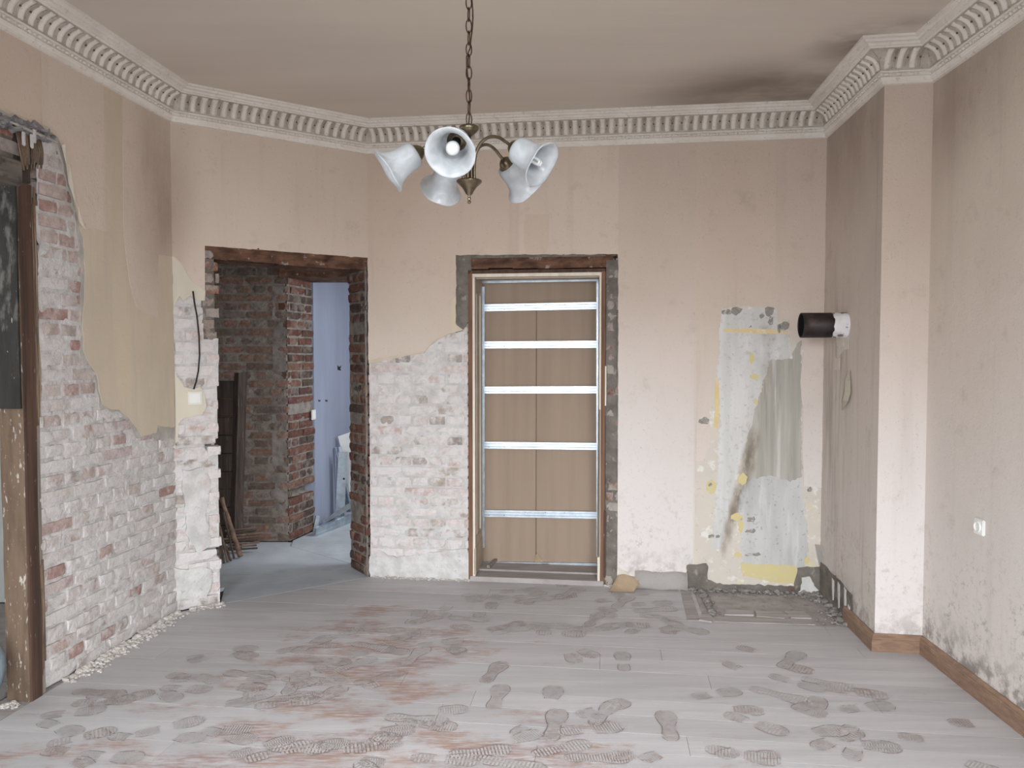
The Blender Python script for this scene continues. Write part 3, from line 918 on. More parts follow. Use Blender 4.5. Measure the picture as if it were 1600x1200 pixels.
# stripped wall right of the doorway: base coat, then paints over it
base_r = [(s965, 0.0), (s965, WB.px(965, 396)[1]), (s965, ZC), (WB.L, ZC), (WB.L, 0)]
layer(WB, 'bare_wall_coat', [(s965 + 0.004, 0), (s965 + 0.004, 2.3), (WB.L, 2.3), (WB.L, 0)], OLDBASE, t=-0.002, thick=0.03, seed=50, label='stripped pale plaster around the old stove place')
top_l = [(WB.px(580, 568)), WB.px(592, 566), WB.px(602, 563), WB.px(625, 558), WB.px(650, 553), WB.px(662, 552), WB.px(672, 540), WB.px(684, 530), WB.px(700, 522), WB.px(724, 516), WB.px(712, 506), WB.px(712, 398), WB.px(965, 397)]
layer(WB, 'plaster_coat', [(0, ZC), (WB.L, ZC), (WB.L, 2.25), (s965, 2.25)] + list(reversed(top_l[:])) + [(0, top_l[0][1])], CREAM, t=0.0, thick=0.02, jag=0.005, seed=51)
papB = [(0.0, ZC), (WB.L, ZC)] + WB.pts([(1290, 762), (1256, 760), (1254, 700), (1255, 640), (1250, 600), (1256, 545), (1252, 532), (1234, 532), (1233, 500), (1216, 500), (1215, 481), (1170, 477), (1128, 483), (1123, 520), (1122, 560), (1112, 600), (1090, 600), (1086, 700), (1086, 800), (1084, 880), (1074, 882), (1074, 912), (1030, 914), (1000, 914), (990, 902), (965, 885)]) + [(s965, WB.px(965, 397)[1])] + [WB.px(712, 397), WB.px(712, 462), WB.px(705, 468), WB.px(702, 500), WB.px(706, 515), WB.px(690, 524), WB.px(676, 534), WB.px(664, 548), WB.px(600, 558), WB.px(580, 562)] + [(0, WB.px(575, 562)[1])]
papB[2] = (WB.L, papB[2][1])
s1088, s1213, s770, s1160 = WB.px(1088, 300)[0], WB.px(1213, 300)[0], WB.px(812, 300)[0], WB.px(1290, 300)[0]
layer(WB, 'wallpaper_strip', papB, PAPER2, t=0.0020, thick=0.003, jag=0.003, seed=53, clip=(-1, s770))
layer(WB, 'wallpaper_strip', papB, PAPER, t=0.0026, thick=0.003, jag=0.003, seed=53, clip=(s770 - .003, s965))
layer(WB, 'wallpaper_strip', papB, PAPER_LOW, t=0.0020, thick=0.003, jag=0.003, seed=53, clip=(s965 - .003, s1088))
layer(WB, 'wallpaper_strip', papB, PAPER2, t=0.0028, thick=0.003, jag=0.003, seed=53, clip=(s1088 - .003, s1213))
layer(WB, 'wallpaper_strip', papB, PAPER_LOW, t=0.0022, thick=0.003, jag=0.003, seed=53, clip=(s1213 - .003, 99))
# faint squares where something hung
layer(WB, 'wallpaper_patch', WB.pts([(820, 335), (858, 335), (857, 382), (853, 396), (822, 396), (818, 380)]), PAPER2, t=0.0034, thick=0.003)


def coat(name, pts, mat, t, jag=0.006, seed=1):
    return layer(WB, name, WB.pts(pts), mat, t=t, thick=0.004, jag=jag * 1.8, step=0.014, seed=seed)


# old paint layers at the stove place
coat('old_paper_patch', [(1088, 480), (1124, 482), (1123, 540), (1112, 600), (1108, 700), (1098, 720), (1088, 720)], PAPER2, 0.0004, seed=60)
coat('white_paint_patch', [(1126, 482), (1212, 482), (1214, 515), (1232, 516), (1235, 560), (1205, 575), (1190, 600), (1180, 640), (1165, 690), (1150, 740), (1142, 790), (1128, 850), (1112, 860), (1120, 760), (1125, 660), (1120, 600), (1124, 540)], WHITEPAINT, 0.0008, 0.008, seed=61)
coat('grey_streaked_patch', [(1205, 562), (1236, 560), (1250, 532), (1254, 600), (1252, 680), (1253, 745), (1235, 752), (1200, 742), (1168, 752), (1164, 700), (1180, 640), (1194, 595)], GREYSTREAK, 0.0014, 0.006, seed=62)
coat('blue_grey_patch', [(1160, 745), (1200, 738), (1252, 745), (1258, 790), (1262, 850), (1258, 885), (1160, 884), (1158, 830), (1152, 800)], BLUEGREY, 0.0010, 0.008, seed=63)
coat('yellow_paint_band', [(1157, 880), (1200, 882), (1244, 884), (1246, 905), (1240, 912), (1200, 908), (1160, 900)], YELLOW, 0.0018, 0.004, seed=64)
coat('ochre_paint_line', [(1130, 514), (1180, 514), (1232, 517), (1232, 521), (1180, 521), (1130, 518)], OCHRE, 0.0020, 0.002, seed=65)
coat('ochre_paint_line', [(1118, 585), (1124, 600), (1124, 640), (1121, 670), (1116, 668), (1117, 630)], OCHRE, 0.0020, 0.003, seed=66)
for k, (x, y, w_, h_) in enumerate(((1175, 560, 4, 9), (1180, 588, 8, 4), (1181, 627, 3, 5), (1161, 748, 7, 10), (1152, 808, 10, 6), (1158, 822, 4, 12), (1153, 867, 5, 5), (1261, 875, 5, 7), (1112, 760, 8, 12))):
    coat('yellow_paint_fleck', [(x - w_, y - h_ * .4), (x, y - h_), (x + w_, y - h_ * .3), (x + w_ * .7, y + h_ * .6), (x - w_ * .2, y + h_), (x - w_, y + h_ * .5)], YELLOW, 0.0022, 0.003, seed=70 + k)
for k, (x, y, w_, h_) in enumerate(((1152, 486, 8, 7), (1136, 488, 9, 4), (1203, 486, 7, 8), (1204, 500, 4, 8), (1190, 494, 4, 3), (1173, 511, 4, 3), (1226, 509, 8, 6), (1218, 513, 3, 8), (1101, 658, 8, 5))):
    coat('grey_chipped_spot', [(x - w_, y - h_ * .4), (x - w_ * .2, y - h_), (x + w_, y - h_ * .5), (x + w_ * .6, y + h_ * .7), (x - w_ * .2, y + h_), (x - w_, y + h_ * .4)], CHIP, 0.0026, 0.007, seed=90 + k)
for k, (x, y, w_, h_) in enumerate(((1173, 811, 7, 4), (1172, 829, 9, 3), (1176, 866, 13, 3), (1265, 764, 3, 4), (1110, 757, 3, 3), (1111, 838, 6, 3), (1121, 838, 4, 3))):
    coat('grey_chipped_spot', [(x - w_, y + h_ * .4), (x - w_ * .6, y - h_ * .6), (x + w_ * .7, y - h_), (x + w_, y), (x + w_ * .6, y + h_), (x - w_ * .7, y + h_)], CHIP, 0.0026, 0.004, seed=110 + k)
# damp dark band at the foot of the stove place
foot = WB.pts([(1073, 882), (1104, 880), (1106, 905), (1120, 912), (1160, 914), (1200, 914), (1240, 916), (1246, 888), (1290, 886)])
foot = [(foot[0][0], 0)] + foot[:-1] + [(WB.L, foot[-1][1]), (WB.L, 0)]
layer(WB, 'bare_cement_foot', foot, GREYDK, t=0.004, thick=0.02, jag=0.010, step=0.02, seed=121, label='dark crumbling cement at the foot of the stove place')
layer(WB, 'white_paint_patch', WB.pts([(1252, 902), (1266, 900), (1272, 915), (1280, 925), (1266, 934), (1240, 932), (1250, 922)]), WHITEPAINT, t=0.007, thick=0.004, jag=0.008, step=0.015, seed=122)
# peeled paper ends
bm = bmesh.new()
fp = [(1273, 850), (1276, 868), (1280, 884)]
rows = []
for i, (x, y) in enumerate(fp):
    s, z = WB.px(x, y)
    rows.append([bm.verts.new(WB.P(s + q * (0.075 - 0.01 * i) / 3, z + (0.02 if (q == 3 and i == 0) else 0), 0.006 + 0.045 * math.sin(q / 3 * 1.9) * (1 - i * 0.25))) for q in range(4)])
for a, b in zip(rows, rows[1:]):
    for q in range(3):
        bm.faces.new((a[q], a[q + 1], b[q + 1], b[q]))
bmesh.ops.solidify(bm, geom=list(bm.faces), thickness=0.001)
bm_obj('wallpaper_flap', bm, PAPER_FRESH, WB.obj)['label'] = 'pink paper end curling off low beside the corner'
bm = bmesh.new()
rows = []
sA, sB = WB.px(992, 900)[0], WB.px(1074, 900)[0]
for q, (z, t) in enumerate(((0.115, 0.004), (0.085, 0.020), (0.05, 0.035), (0.015, 0.040), (0.006, 0.060))):
    rows.append([bm.verts.new(WB.P(sA + (sB - sA) * i / 6, z + 0.006 * math.sin(i * 1.7), t + 0.004 * math.sin(i * 2.3))) for i in range(7)])
for a, b in zip(rows, rows[1:]):
    for q in range(6):
        bm.faces.new((a[q], a[q + 1], b[q + 1], b[q]))
bmesh.ops.solidify(bm, geom=list(bm.faces), thickness=0.001)
bm_obj('wallpaper_flap', bm, PAPER_FRESH, WB.obj, smooth=True)['label'] = 'loose paper hem bulging along the floor'

# ------------------------------------------------------------------ alcove side, pilaster and right wall
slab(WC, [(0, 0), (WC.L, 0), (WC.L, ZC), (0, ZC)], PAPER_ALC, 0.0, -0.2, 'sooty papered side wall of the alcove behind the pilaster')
slab(WP, [(0, 0), (WP.L + 0.05, 0), (WP.L + 0.05, ZC), (0, ZC)], PAPER_LOW, 0.0, -0.2, 'pale front face of the papered pilaster')
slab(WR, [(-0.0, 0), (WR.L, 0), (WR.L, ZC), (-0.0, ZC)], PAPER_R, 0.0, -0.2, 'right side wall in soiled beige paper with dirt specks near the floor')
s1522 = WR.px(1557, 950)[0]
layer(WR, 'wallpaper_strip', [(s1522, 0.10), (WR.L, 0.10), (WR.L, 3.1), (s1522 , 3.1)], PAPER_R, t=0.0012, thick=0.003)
# bare cement foot in the corner, on the alcove side
cf = WC.pts([(1291, 886), (1306, 900), (1322, 918), (1332, 930), (1334, 955), (1332, 975)])
cf = [(0, 0), (0, cf[0][1])] + cf[1:] + [(cf[-1][0], 0)]
layer(WC, 'bare_cement_foot', cf, GREYDK, t=0.004, thick=0.006, jag=0.008, step=0.02, seed=131)
for k, (x, y, h_) in enumerate(((1303, 925, 22), (1312, 935, 26), (1322, 945, 28), (1328, 960, 16))):
    layer(WC, 'white_paint_streak', WC.pts([(x - 1.5, y - h_), (x + 1.5, y - h_ + 5), (x + 1, y + h_ * .6), (x - 1, y + h_ * .6)]), WHITEPAINT, t=0.007, thick=0.003, jag=0.004, step=0.02, seed=132 + k)
# torn patch under the flue and hanging scrap of paper
layer(WC, 'torn_paper_patch', WC.pts([(1306, 527), (1326, 526), (1326, 545), (1318, 548), (1312, 556), (1309, 545)]), OLDBASE, t=0.0015, thick=0.003, jag=0.004, step=0.02, seed=140)
layer(WC, 'torn_paper_patch', WC.pts([(1304, 558), (1312, 560), (1312, 578), (1303, 578)]), PAPER2, t=0.003, thick=0.003, jag=0.006, step=0.02, seed=141)
bm = bmesh.new()
rows = []
for i, (x, y, wd) in enumerate(((1328.5, 578, 0.01), (1329, 595, 0.05), (1329, 612, 0.075), (1327, 626, 0.065), (1322, 641, 0.008))):
    s, z = WC.px(x, y)
    rows.append([bm.verts.new(WC.P(s + wd * (q / 3 - .5), z, 0.004 + 0.03 * math.sin(q / 3 * math.pi) * (1 if 0 < i < 4 else 0.2) + 0.004 * i)) for q in range(4)])
for a, b in zip(rows, rows[1:]):
    for q in range(3):
        bm.faces.new((a[q], a[q + 1], b[q + 1], b[q]))
bmesh.ops.solidify(bm, geom=list(bm.faces), thickness=0.001)
bm_obj('wallpaper_flap', bm, CREAM_STRIP, WC.obj)['label'] = 'torn paper tongue hanging from the alcove wall'

# rear wall with two windows, behind the camera
WX = Wall('wall_rear', P6, P0)
L_ = WX.L
bm = bmesh.new()
us = [0, L_ / 2 - 1.75, L_ / 2 - 0.45, L_ / 2 + 0.45, L_ / 2 + 1.75, L_]
for i in range(5):
    if i in (1, 3):
        add_box(bm, (us[i], 0, 0), (us[i + 1], 0.25, 0.72))
        add_box(bm, (us[i], 0, 2.78), (us[i + 1], 0.25, ZC))
    else:
        add_box(bm, (us[i], 0, 0), (us[i + 1], 0.25, ZC))
bmesh.ops.transform(bm, matrix=WX.mtx(), verts=list(bm.verts))
tag(bm_obj('wall_rear', bm, PAPER2), 'papered wall with two tall windows behind the viewer', 'wall', None, 'structure')

# ------------------------------------------------------------------ cornice: one moulded run per wall, a leaf at a time
CPROF = [(0.0, 3.028), (0.016, 3.03), (0.018, 3.045), (0.024, 3.050), (0.029, 3.062), (0.024, 3.068), (0.024, 3.082), (0.036, 3.085), (0.038, 3.092), (0.030, 3.096),
         (0.032, 3.115), (0.040, 3.14), (0.058, 3.162), (0.085, 3.178), (0.112, 3.184), (0.116, 3.190), (0.126, 3.192), (0.128, 3.204), (0.146, 3.206), (0.150, 3.216), (0.166, 3.219), (0.168, 3.2302)]


def leaf_mesh():
    bm = bmesh.new()
    path = [(0.033, 3.102), (0.034, 3.118), (0.041, 3.138), (0.056, 3.157), (0.080, 3.171), (0.104, 3.178)]
    N = len(path)
    prev = None
    for i, (t, z) in enumerate(path):
        a, b = path[max(0, i - 1)], path[min(N - 1, i + 1)]
        tn = Vector((b[0] - a[0], b[1] - a[1])).normalized()
        nr = Vector((tn.y, -tn.x))                     # out of the cove, down and into the room
        hw = 0.0175 - 0.004 * (i == 0) - 0.001 * i * 0.4
        hgt = (0.010, 0.0135, 0.014, 0.0125, 0.010, 0.007)[i]
        row = []
        for q, (x, k) in enumerate(((-1, -0.2), (-0.72, 0.75), (0, 1.0), (0.72, 0.75), (1, -0.2))):
            row.append(bm.verts.new((x * hw, -(t + nr.x * hgt * k), z + nr.y * hgt * k)))
        if prev:
            for q in range(4):
                bm.faces.new((prev[q], prev[q + 1], row[q + 1], row[q]))
        else:
            bm.faces.new(list(reversed(row)))
        prev = row
    bm.faces.new(prev)
    for f in bm.faces:
        f.smooth = len(f.verts) == 4
    bmesh.ops.recalc_face_normals(bm, faces=list(bm.faces))
    me = bpy.data.meshes.new('leaf')
    bm.to_mesh(me)
    bm.free()
    me.materials.append(STUCCO)
    return me


LEAF = leaf_mesh()


def dart_bm(bm, M_):
    # the thin reeds and berry in the hollow between two leaves
    path = [(0.036, 3.108), (0.040, 3.128), (0.050, 3.147), (0.070, 3.163), (0.098, 3.173)]
    for dx in (-0.0055, 0.0055):
        prev = None
        for t, z in path:
            row = [bm.verts.new(M_ @ Vector((dx + x, -(t + o), z - o * 0.7))) for x, o in ((-0.0035, -0.002), (0, 0.005), (0.0035, -0.002))]
            if prev:
                for q in range(2):
                    bm.faces.new((prev[q], prev[q + 1], row[q + 1], row[q]))
            prev = row


def cornice(w, k, miter0, miter1, s_from, s_to, label):
    bm = bmesh.new()
    rings = []
    for end, s in ((0, 0.0), (1, w.L)):
        ring = []
        for t, z in CPROF:
            m = miter1 if end else miter0
            ring.append(bm.verts.new(w.P(s + t * m, z, t)))
        rings.append(ring)
    for i in range(len(CPROF) - 1):
        bm.faces.new((rings[0][i], rings[1][i], rings[1][i + 1], rings[0][i + 1]))
    bmesh.ops.recalc_face_normals(bm, faces=list(bm.faces))
    o = bm_obj('trim_%d' % k, bm, STUCCO)
    tag(o, label, 'cornice', None, 'structure')
    # darker hollow behind the leaves: its own thin strip
    P_ = 0.0615
    n0, n1 = (int(s_from / P_) if s_from else -3), int(s_to / P_) + (3 if s_to >= w.L else 0)
    darts = bmesh.new()
    beads = bmesh.new()
    dots = bmesh.new()
    m0, m1 = 0.055 * miter0, 0.055 * miter1
    for i in range(n0, n1 + 1):
        s = i * P_
        if s < m0 + 0.014 or s > w.L + m1 - 0.014:
            continue
        lf = bpy.data.objects.new('leaf', LEAF)
        COL.objects.link(lf)
        lf.matrix_world = w.mtx(s)
        lf.parent = o
        sd = s + P_ / 2
        if sd < w.L + m1 - 0.015:
            dart_bm(darts, w.mtx(sd))
            c = w.mtx(sd) @ Vector((0, -0.062, 3.146))
            bmesh.ops.create_icosphere(dots, subdivisions=1, radius=0.0055, matrix=Matrix.Translation(c))
        for q in range(2):
            c = w.P(s + q * P_ / 2, 3.0745, 0.030)
            wd = 0.012 if q == 0 else 0.004
            bmesh.ops.create_icosphere(beads, subdivisions=1, radius=1.0, matrix=Matrix.Translation(c) @ Matrix.Rotation(w.ang, 4, 'Z') @ Matrix.Diagonal((wd * 1.2, 0.009, 0.0085, 1)))
    tag(bm_obj('dart_row', darts, STUCCO_HOLLOW, o), None, None, None, 'stuff')
    tag(bm_obj('bead_row', beads, STUCCO, o), None, None, None, 'stuff')
    tag(bm_obj('berry_row', dots, STUCCO_DOT, o), None, None, None, 'stuff')
    # darker lining of the hollow
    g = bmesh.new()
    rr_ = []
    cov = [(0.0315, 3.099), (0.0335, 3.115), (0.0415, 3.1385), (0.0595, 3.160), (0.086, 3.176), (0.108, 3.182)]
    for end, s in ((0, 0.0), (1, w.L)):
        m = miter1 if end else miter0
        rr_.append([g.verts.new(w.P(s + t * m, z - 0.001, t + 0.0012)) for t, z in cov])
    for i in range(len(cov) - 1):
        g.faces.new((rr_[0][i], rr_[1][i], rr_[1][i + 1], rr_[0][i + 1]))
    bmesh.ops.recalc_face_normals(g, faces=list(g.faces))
    bm_obj('cove', g, STUCCO_HOLLOW, o)
    return o


def mit(w1, w2):
    """shift along w1's direction per unit of offset so that w1 and w2 profiles meet"""
    a = math.atan2(w1.d.x * w2.d.y - w1.d.y * w2.d.x, w1.d.dot(w2.d))   # left turn positive; the room lies on the right
    return math.tan(a / 2)


order = [WL, WA, WB, WC, WP, WR]
labs = ['plaster leaf cornice along the left wall', 'plaster leaf cornice above the angled doorway wall', 'plaster leaf cornice along the back wall', 'dark grimy leaf cornice on the alcove side', 'short leaf cornice around the pilaster face', 'plaster leaf cornice along the right wall']
sfrom = [WL.L - 2.1, 0, 0, 0, 0, 0]
sto = [WL.L, WA.L, WB.L, WC.L, WP.L, 1.2]
for k, w in enumerate(order):
    m0 = -mit(order[k - 1], w) if k else 0.0
    m1 = mit(w, order[k + 1]) if k < 5 else 0.0
    cornice(w, k + 1, -m0 * -1 if False else m0 * 1.0, m1, sfrom[k], sto[k], labs[k])

# ------------------------------------------------------------------ skirting boards
BPROF = [(0.0, 0.0), (0.022, 0.0), (0.022, 0.062), (0.019, 0.066), (0.021, 0.070), (0.016, 0.078), (0.017, 0.082), (0.010, 0.092), (0.006, 0.096), (0.0, 0.096)]


def skirting(name, w, s0, s1, m0, m1, label):
    bm = bmesh.new()
    rings = []
    for s, m in ((s0, m0), (s1, m1)):
        rings.append([bm.verts.new(w.P(s + t * m, z, t + 0.001)) for t, z in BPROF])
    for i in range(len(BPROF) - 1):
        bm.faces.new((rings[0][i], rings[1][i], rings[1][i + 1], rings[0][i + 1]))
    bm.faces.new(rings[0])
    bm.faces.new(rings[1])
    bmesh.ops.recalc_face_normals(bm, faces=list(bm.faces))
    return tag(bm_obj(name, bm, SKIRT), label, 'skirting board', None, 'structure')


sk0 = WC.px(1322, 965)[0]
skirting('baseboard_alcove', WC, sk0, WC.L, 0, mit(WC, WP), 'short brown wooden skirting with a broken end on the alcove side')
skirting('baseboard_pilaster', WP, 0, WP.L, -mit(WC, WP), mit(WP, WR), 'short orange-brown wooden skirting across the pilaster foot')
skirting('baseboard_right', WR, 0, WR.L, -mit(WP, WR), 0, 'long brown wooden skirting along the right wall')

# ------------------------------------------------------------------ floor boards
BD = WB.d                                   # boards run parallel to the back wall
BN = Vector((-BD.y, BD.x))
room = [(P0, P1), (P1, P2), (P2, P3)]


def clip_half(poly, a, b, margin):
    d = (b - a).normalized()
    n = Vector((d.y, -d.x))
    out = []
    for i in range(len(poly)):
        p, q = poly[i], poly[(i + 1) % len(poly)]
        dp, dq = (p - a).dot(n) + margin, (q - a).dot(n) + margin
        if dp >= 0:
            out.append(p)
        if dp * dq < 0:
            out.append(p.lerp(q, dp / (dp - dq)))
    return out


hearth_px = [(1082, 918), (1096, 968), (1215, 975), (1300, 975), (1326, 968)]
hs_ = [on_floor(*p) for p in hearth_px]
h_front = (hs_[1] + hs_[2]) / 2
BW = 0.158
off0 = P2.dot(BN)
rowk = 0
y_ = off0
rr = random.Random(5)
hearth_lim = Vector((h_front.x, h_front.y)).dot(BN)
hearth_left = Vector((hs_[0].x, hs_[0].y)).dot(BD)
while y_ > -2.0:
    lo, hi = y_ - BW, y_
    cuts = [-4.0]
    c = -4.0 + rr.uniform(0.8, 3.4)
    while c < 4:
        cuts.append(c)
        c += rr.uniform(2.2, 3.6)
    cuts.append(4.0)
    mid = (lo + hi) / 2
    right_lim = None
    for a, b in zip(cuts, cuts[1:]):
        if mid > hearth_lim and a < hearth_left < b:
            b = hearth_left
        elif mid > hearth_lim and a >= hearth_left:
            continue
        poly = [BD * (a + .0007) + BN * (lo + .0007), BD * (b - .0007) + BN * (lo + .0007), BD * (b - .0007) + BN * (hi - .0007), BD * (a + .0007) + BN * (hi - .0007)]
        for p, q in room:
            poly = clip_half(poly, p, q, -0.004)
            if not poly:
                break
        if poly:
            cy = sum(p.y for p in poly) / len(poly)
            xr = max(p.x for p in poly)
            if mid > P4.dot(BN):
                poly = clip_half(poly, P3, P4, -0.004)
            else:
                poly = clip_half(poly, P5, P6, -0.004)
        if not poly or len(poly) < 3:
            continue
        if max(p.x for p in poly) - min(p.x for p in poly) < 0.03:
            continue
        zt = rr.uniform(-0.0004, 0.0)
        bm = bmesh.new()
        top = [bm.verts.new((p.x, p.y, zt)) for p in poly]
        bot = [bm.verts.new((p.x, p.y, -0.028)) for p in poly]
        bm.faces.new(top)
        for i in range(len(top)):
            j = (i + 1) % len(top)
            bm.faces.new((top[i], bot[i], bot[j], top[j]))
        bmesh.ops.recalc_face_normals(bm, faces=list(bm.faces))
        bm_obj('plank', bm, FLOOR, floor)
    y_ -= BW

# shoe prints: walked-off dust, thin tread marks lying on the boards
def sole_w(v):
    """half width along the sole, v 0 heel .. 1 toe"""
    pts = [(0, 0.0), (0.03, 0.020), (0.10, 0.032), (0.22, 0.034), (0.36, 0.027), (0.46, 0.026), (0.62, 0.040), (0.76, 0.048), (0.88, 0.043), (0.96, 0.027), (1, 0.0)]
    for (a, wa), (b, wb) in zip(pts, pts[1:]):
        if a <= v <= b:
            return wa + (wb - wa) * (v - a) / (b - a)
    return 0


def print_mesh(kind, mat, part):
    bm = bmesh.new()
    Ls = 0.29
    v0, v1 = {'full': (0.02, 0.98), 'front': (0.48, 0.98), 'heel': (0.02, 0.36), 'gap': (0.02, 0.98)}[part]
    rr = random.Random(hash(part) % 99 + len(kind))

    def quad(a, b, c, d, mi=0):
        bm.faces.new([bm.verts.new((p[0], p[1], 0)) for p in (a, b, c, d)]).material_index = mi
    v = v0
    st = {'bars': 0.042, 'grid': 0.055, 'waves': 0.036}[kind]
    while v < v1:
        if part == 'gap' and 0.34 < v < 0.5:
            v += st
            continue
        w = sole_w(v) - 0.004
        h = st * 0.58
        if w > 0.008 and v + h < v1 + 0.01:
            if kind == 'grid':
                for q in (-1, 1):
                    quad((q * 0.002, v * Ls), (q * w, v * Ls), (q * (sole_w(v + h) - .004), (v + h) * Ls), (q * 0.002, (v + h) * Ls))
            elif kind == 'waves':
                for q in range(4):
                    xa, xb = -w + 2 * w * q / 4, -w + 2 * w * (q + 1) / 4 - 0.0008
                    za, zb = (0.006 if q % 2 else 0), (0 if q % 2 else 0.006)
                    quad((xa, v * Ls + za), (xb, v * Ls + zb), (xb, (v + h) * Ls + zb), (xa, (v + h) * Ls + za))
            else:
                quad((-w, v * Ls), (w, v * Ls + 0.003), (w, (v + h) * Ls + 0.003), (-w, (v + h) * Ls))
        v += st
    n = 22
    for i in range(n):
        a, b = v0 + (v1 - v0) * i / n, v0 + (v1 - v0) * (i + 1) / n
        if part == 'gap' and 0.34 < a < 0.5:
            continue
        for q in (-1, 1):
            wa, wb = sole_w(a), sole_w(b)
            quad((q * wa, a * Ls), (q * wb, b * Ls), (q * (wb + .0035), b * Ls), (q * (wa + .0035), a * Ls), 1)
    bmesh.ops.recalc_face_normals(bm, faces=list(bm.faces))
    for f in bm.faces:
        if f.normal.z < 0:
            f.normal_flip()
    me = bpy.data.meshes.new('shoe_print')
    bm.to_mesh(me)
    bm.free()
    me.materials.append(mat)
    me.materials.append(PRINT_RIM)
    return me


PM = [print_mesh(k, PRINTS[(i + j) % 4], p) for i, k in enumerate(('bars', 'grid', 'waves')) for j, p in enumerate(('full', 'front', 'heel', 'gap'))]
spots = [(600, 1000, 60), (640, 975, 50), (560, 985, 90), (690, 955, 20), (720, 930, 95), (780, 925, 80), (800, 935, 60), (830, 930, 100), (870, 935, 40), (905, 945, 120), (930, 940, 70),
         (960, 950, 30), (985, 945, 80), (1020, 960, 150), (700, 965, 100), (745, 965, 15), (760, 985, 60), (820, 975, 100), (860, 985, 85), (905, 990, 60), (880, 1005, 140), (940, 975, 95), (1000, 990, 70), (1030, 985, 110),
         (650, 1010, 70), (590, 1015, 30), (680, 1000, 140), (700, 1020, 60), (570, 1010, 110), (630, 1040, 20), (500, 1010, 80), (470, 1030, 100), (430, 1020, 60), (520, 1050, 45), (480, 1060, 140), (440, 1060, 100),
         (755, 1068, 20), (768, 1110, 10), (976, 1050, 5), (640, 1112, 85), (600, 1120, 100), (565, 1075, 60), (470, 1110, 30), (395, 1105, 75), (330, 1010, 100), (290, 1030, 70), (260, 1055, 100), (320, 1065, 90), (250, 1075, 95),
         (140, 1085, 120), (110, 1100, 80), (60, 1120, 75), (170, 1150, 100), (230, 1150, 95), (300, 1140, 90), (330, 1110, 50), (380, 1080, 60), (420, 1090, 40), (350, 1050, 110), (70, 1165, 60), (120, 1180, 95),
         (1150, 1010, 130), (1180, 1030, 125), (1200, 1055, 130), (1220, 1045, 40), (1130, 1035, 145), (1195, 1090, 130), (1170, 1075, 125), (1250, 1060, 120), (1130, 1115, 130), (1080, 1090, 75), (1100, 1105, 100),
         (1285, 1075, 110), (1330, 1080, 100), (1310, 1110, 80), (1280, 1130, 20), (1290, 1160, 100), (1320, 1150, 40), (1270, 1170, 60), (1225, 1150, 80), (1330, 1190, 30), (1050, 1160, 5), (1100, 1170, 110), (1120, 1185, 60), (1180, 1180, 90),
         (870, 1145, 80), (900, 1120, 60), (925, 1135, 30), (855, 1115, 10), (860, 1160, 10), (830, 1180, 70), (880, 1185, 90), (800, 1150, 40), (760, 1170, 60), (745, 1185, 110), (700, 1180, 80), (640, 1185, 95), (590, 1170, 60), (540, 1150, 80), (560, 1190, 100), (480, 1180, 75), (420, 1170, 90), (380, 1190, 60), (950, 1185, 75), (1000, 1190, 60), (1400, 1150, 110), (1450, 1170, 140), (1480, 1130, 95), (1240, 1110, 60)]
rr = random.Random(3)
for i, (x, y, deg) in enumerate(spots):
    reps = 2 if y < 1010 or x < 620 else 1
    for q in range(reps):
        p = on_floor(x + (rr.uniform(-28, 28) if q else 0), y + (rr.uniform(-12, 12) if q else 0))
        o = bpy.data.objects.new('shoe_print', PM[rr.randrange(len(PM))])
        COL.objects.link(o)
        o.location = (p.x, p.y, 0.0006 + 0.00003 * i)
        o.rotation_euler = (0, 0, math.radians(-deg + 90 * 0 + (rr.uniform(-40, 40) if q else 0)))
        o.scale = (rr.uniform(.9, 1.05),) * 2 + (1,)
        o.parent = floor

# hearth place in the alcove corner: concrete bed, old board strips, border strip
bm = bmesh.new()
add_pts = [on_floor(*p) for p in ((1098, 968), (1215, 977), (1312, 978))]
hp = [Vector((p.x, p.y)) for p in add_pts] + [P4.lerp(P3, 0.30), P3.copy(), WB.A + WB.d * WB.px(1084, 900)[0]]
top = [bm.verts.new((p.x, p.y, -0.004)) for p in hp]
f = bm.faces.new(top)
f.normal_update()
ex = bmesh.ops.extrude_face_region(bm, geom=[f])
for g in ex['geom']:
    if isinstance(g, bmesh.types.BMVert):
        g.co.z = -0.028
bmesh.ops.recalc_face_normals(bm, faces=list(bm.faces))
bm_obj('hearth_bed', bm, CONCRETE, floor)['label'] = 'bare concrete bed where the stove stood'


def floor_piece(name, px, mat, z0, z1, parent, label=None, jag=0.0, seed=1):
    pts = [on_floor(*p) for p in px]
    pts = [(p.x, p.y) for p in pts]
    if jag:
        pts = rough_outline(pts, 0.05, jag, seed)
    bm = bmesh.new()
    f = bm.faces.new([bm.verts.new((p[0], p[1], z1)) for p in pts])
    ex = bmesh.ops.extrude_face_region(bm, geom=[f])
    for g in ex['geom']:
        if isinstance(g, bmesh.types.BMVert):
            g.co.z = z0
    bmesh.ops.recalc_face_normals(bm, faces=list(bm.faces))
    o = bm_obj(name, bm, mat, parent)
    if label:
        o['label'] = label
    return o


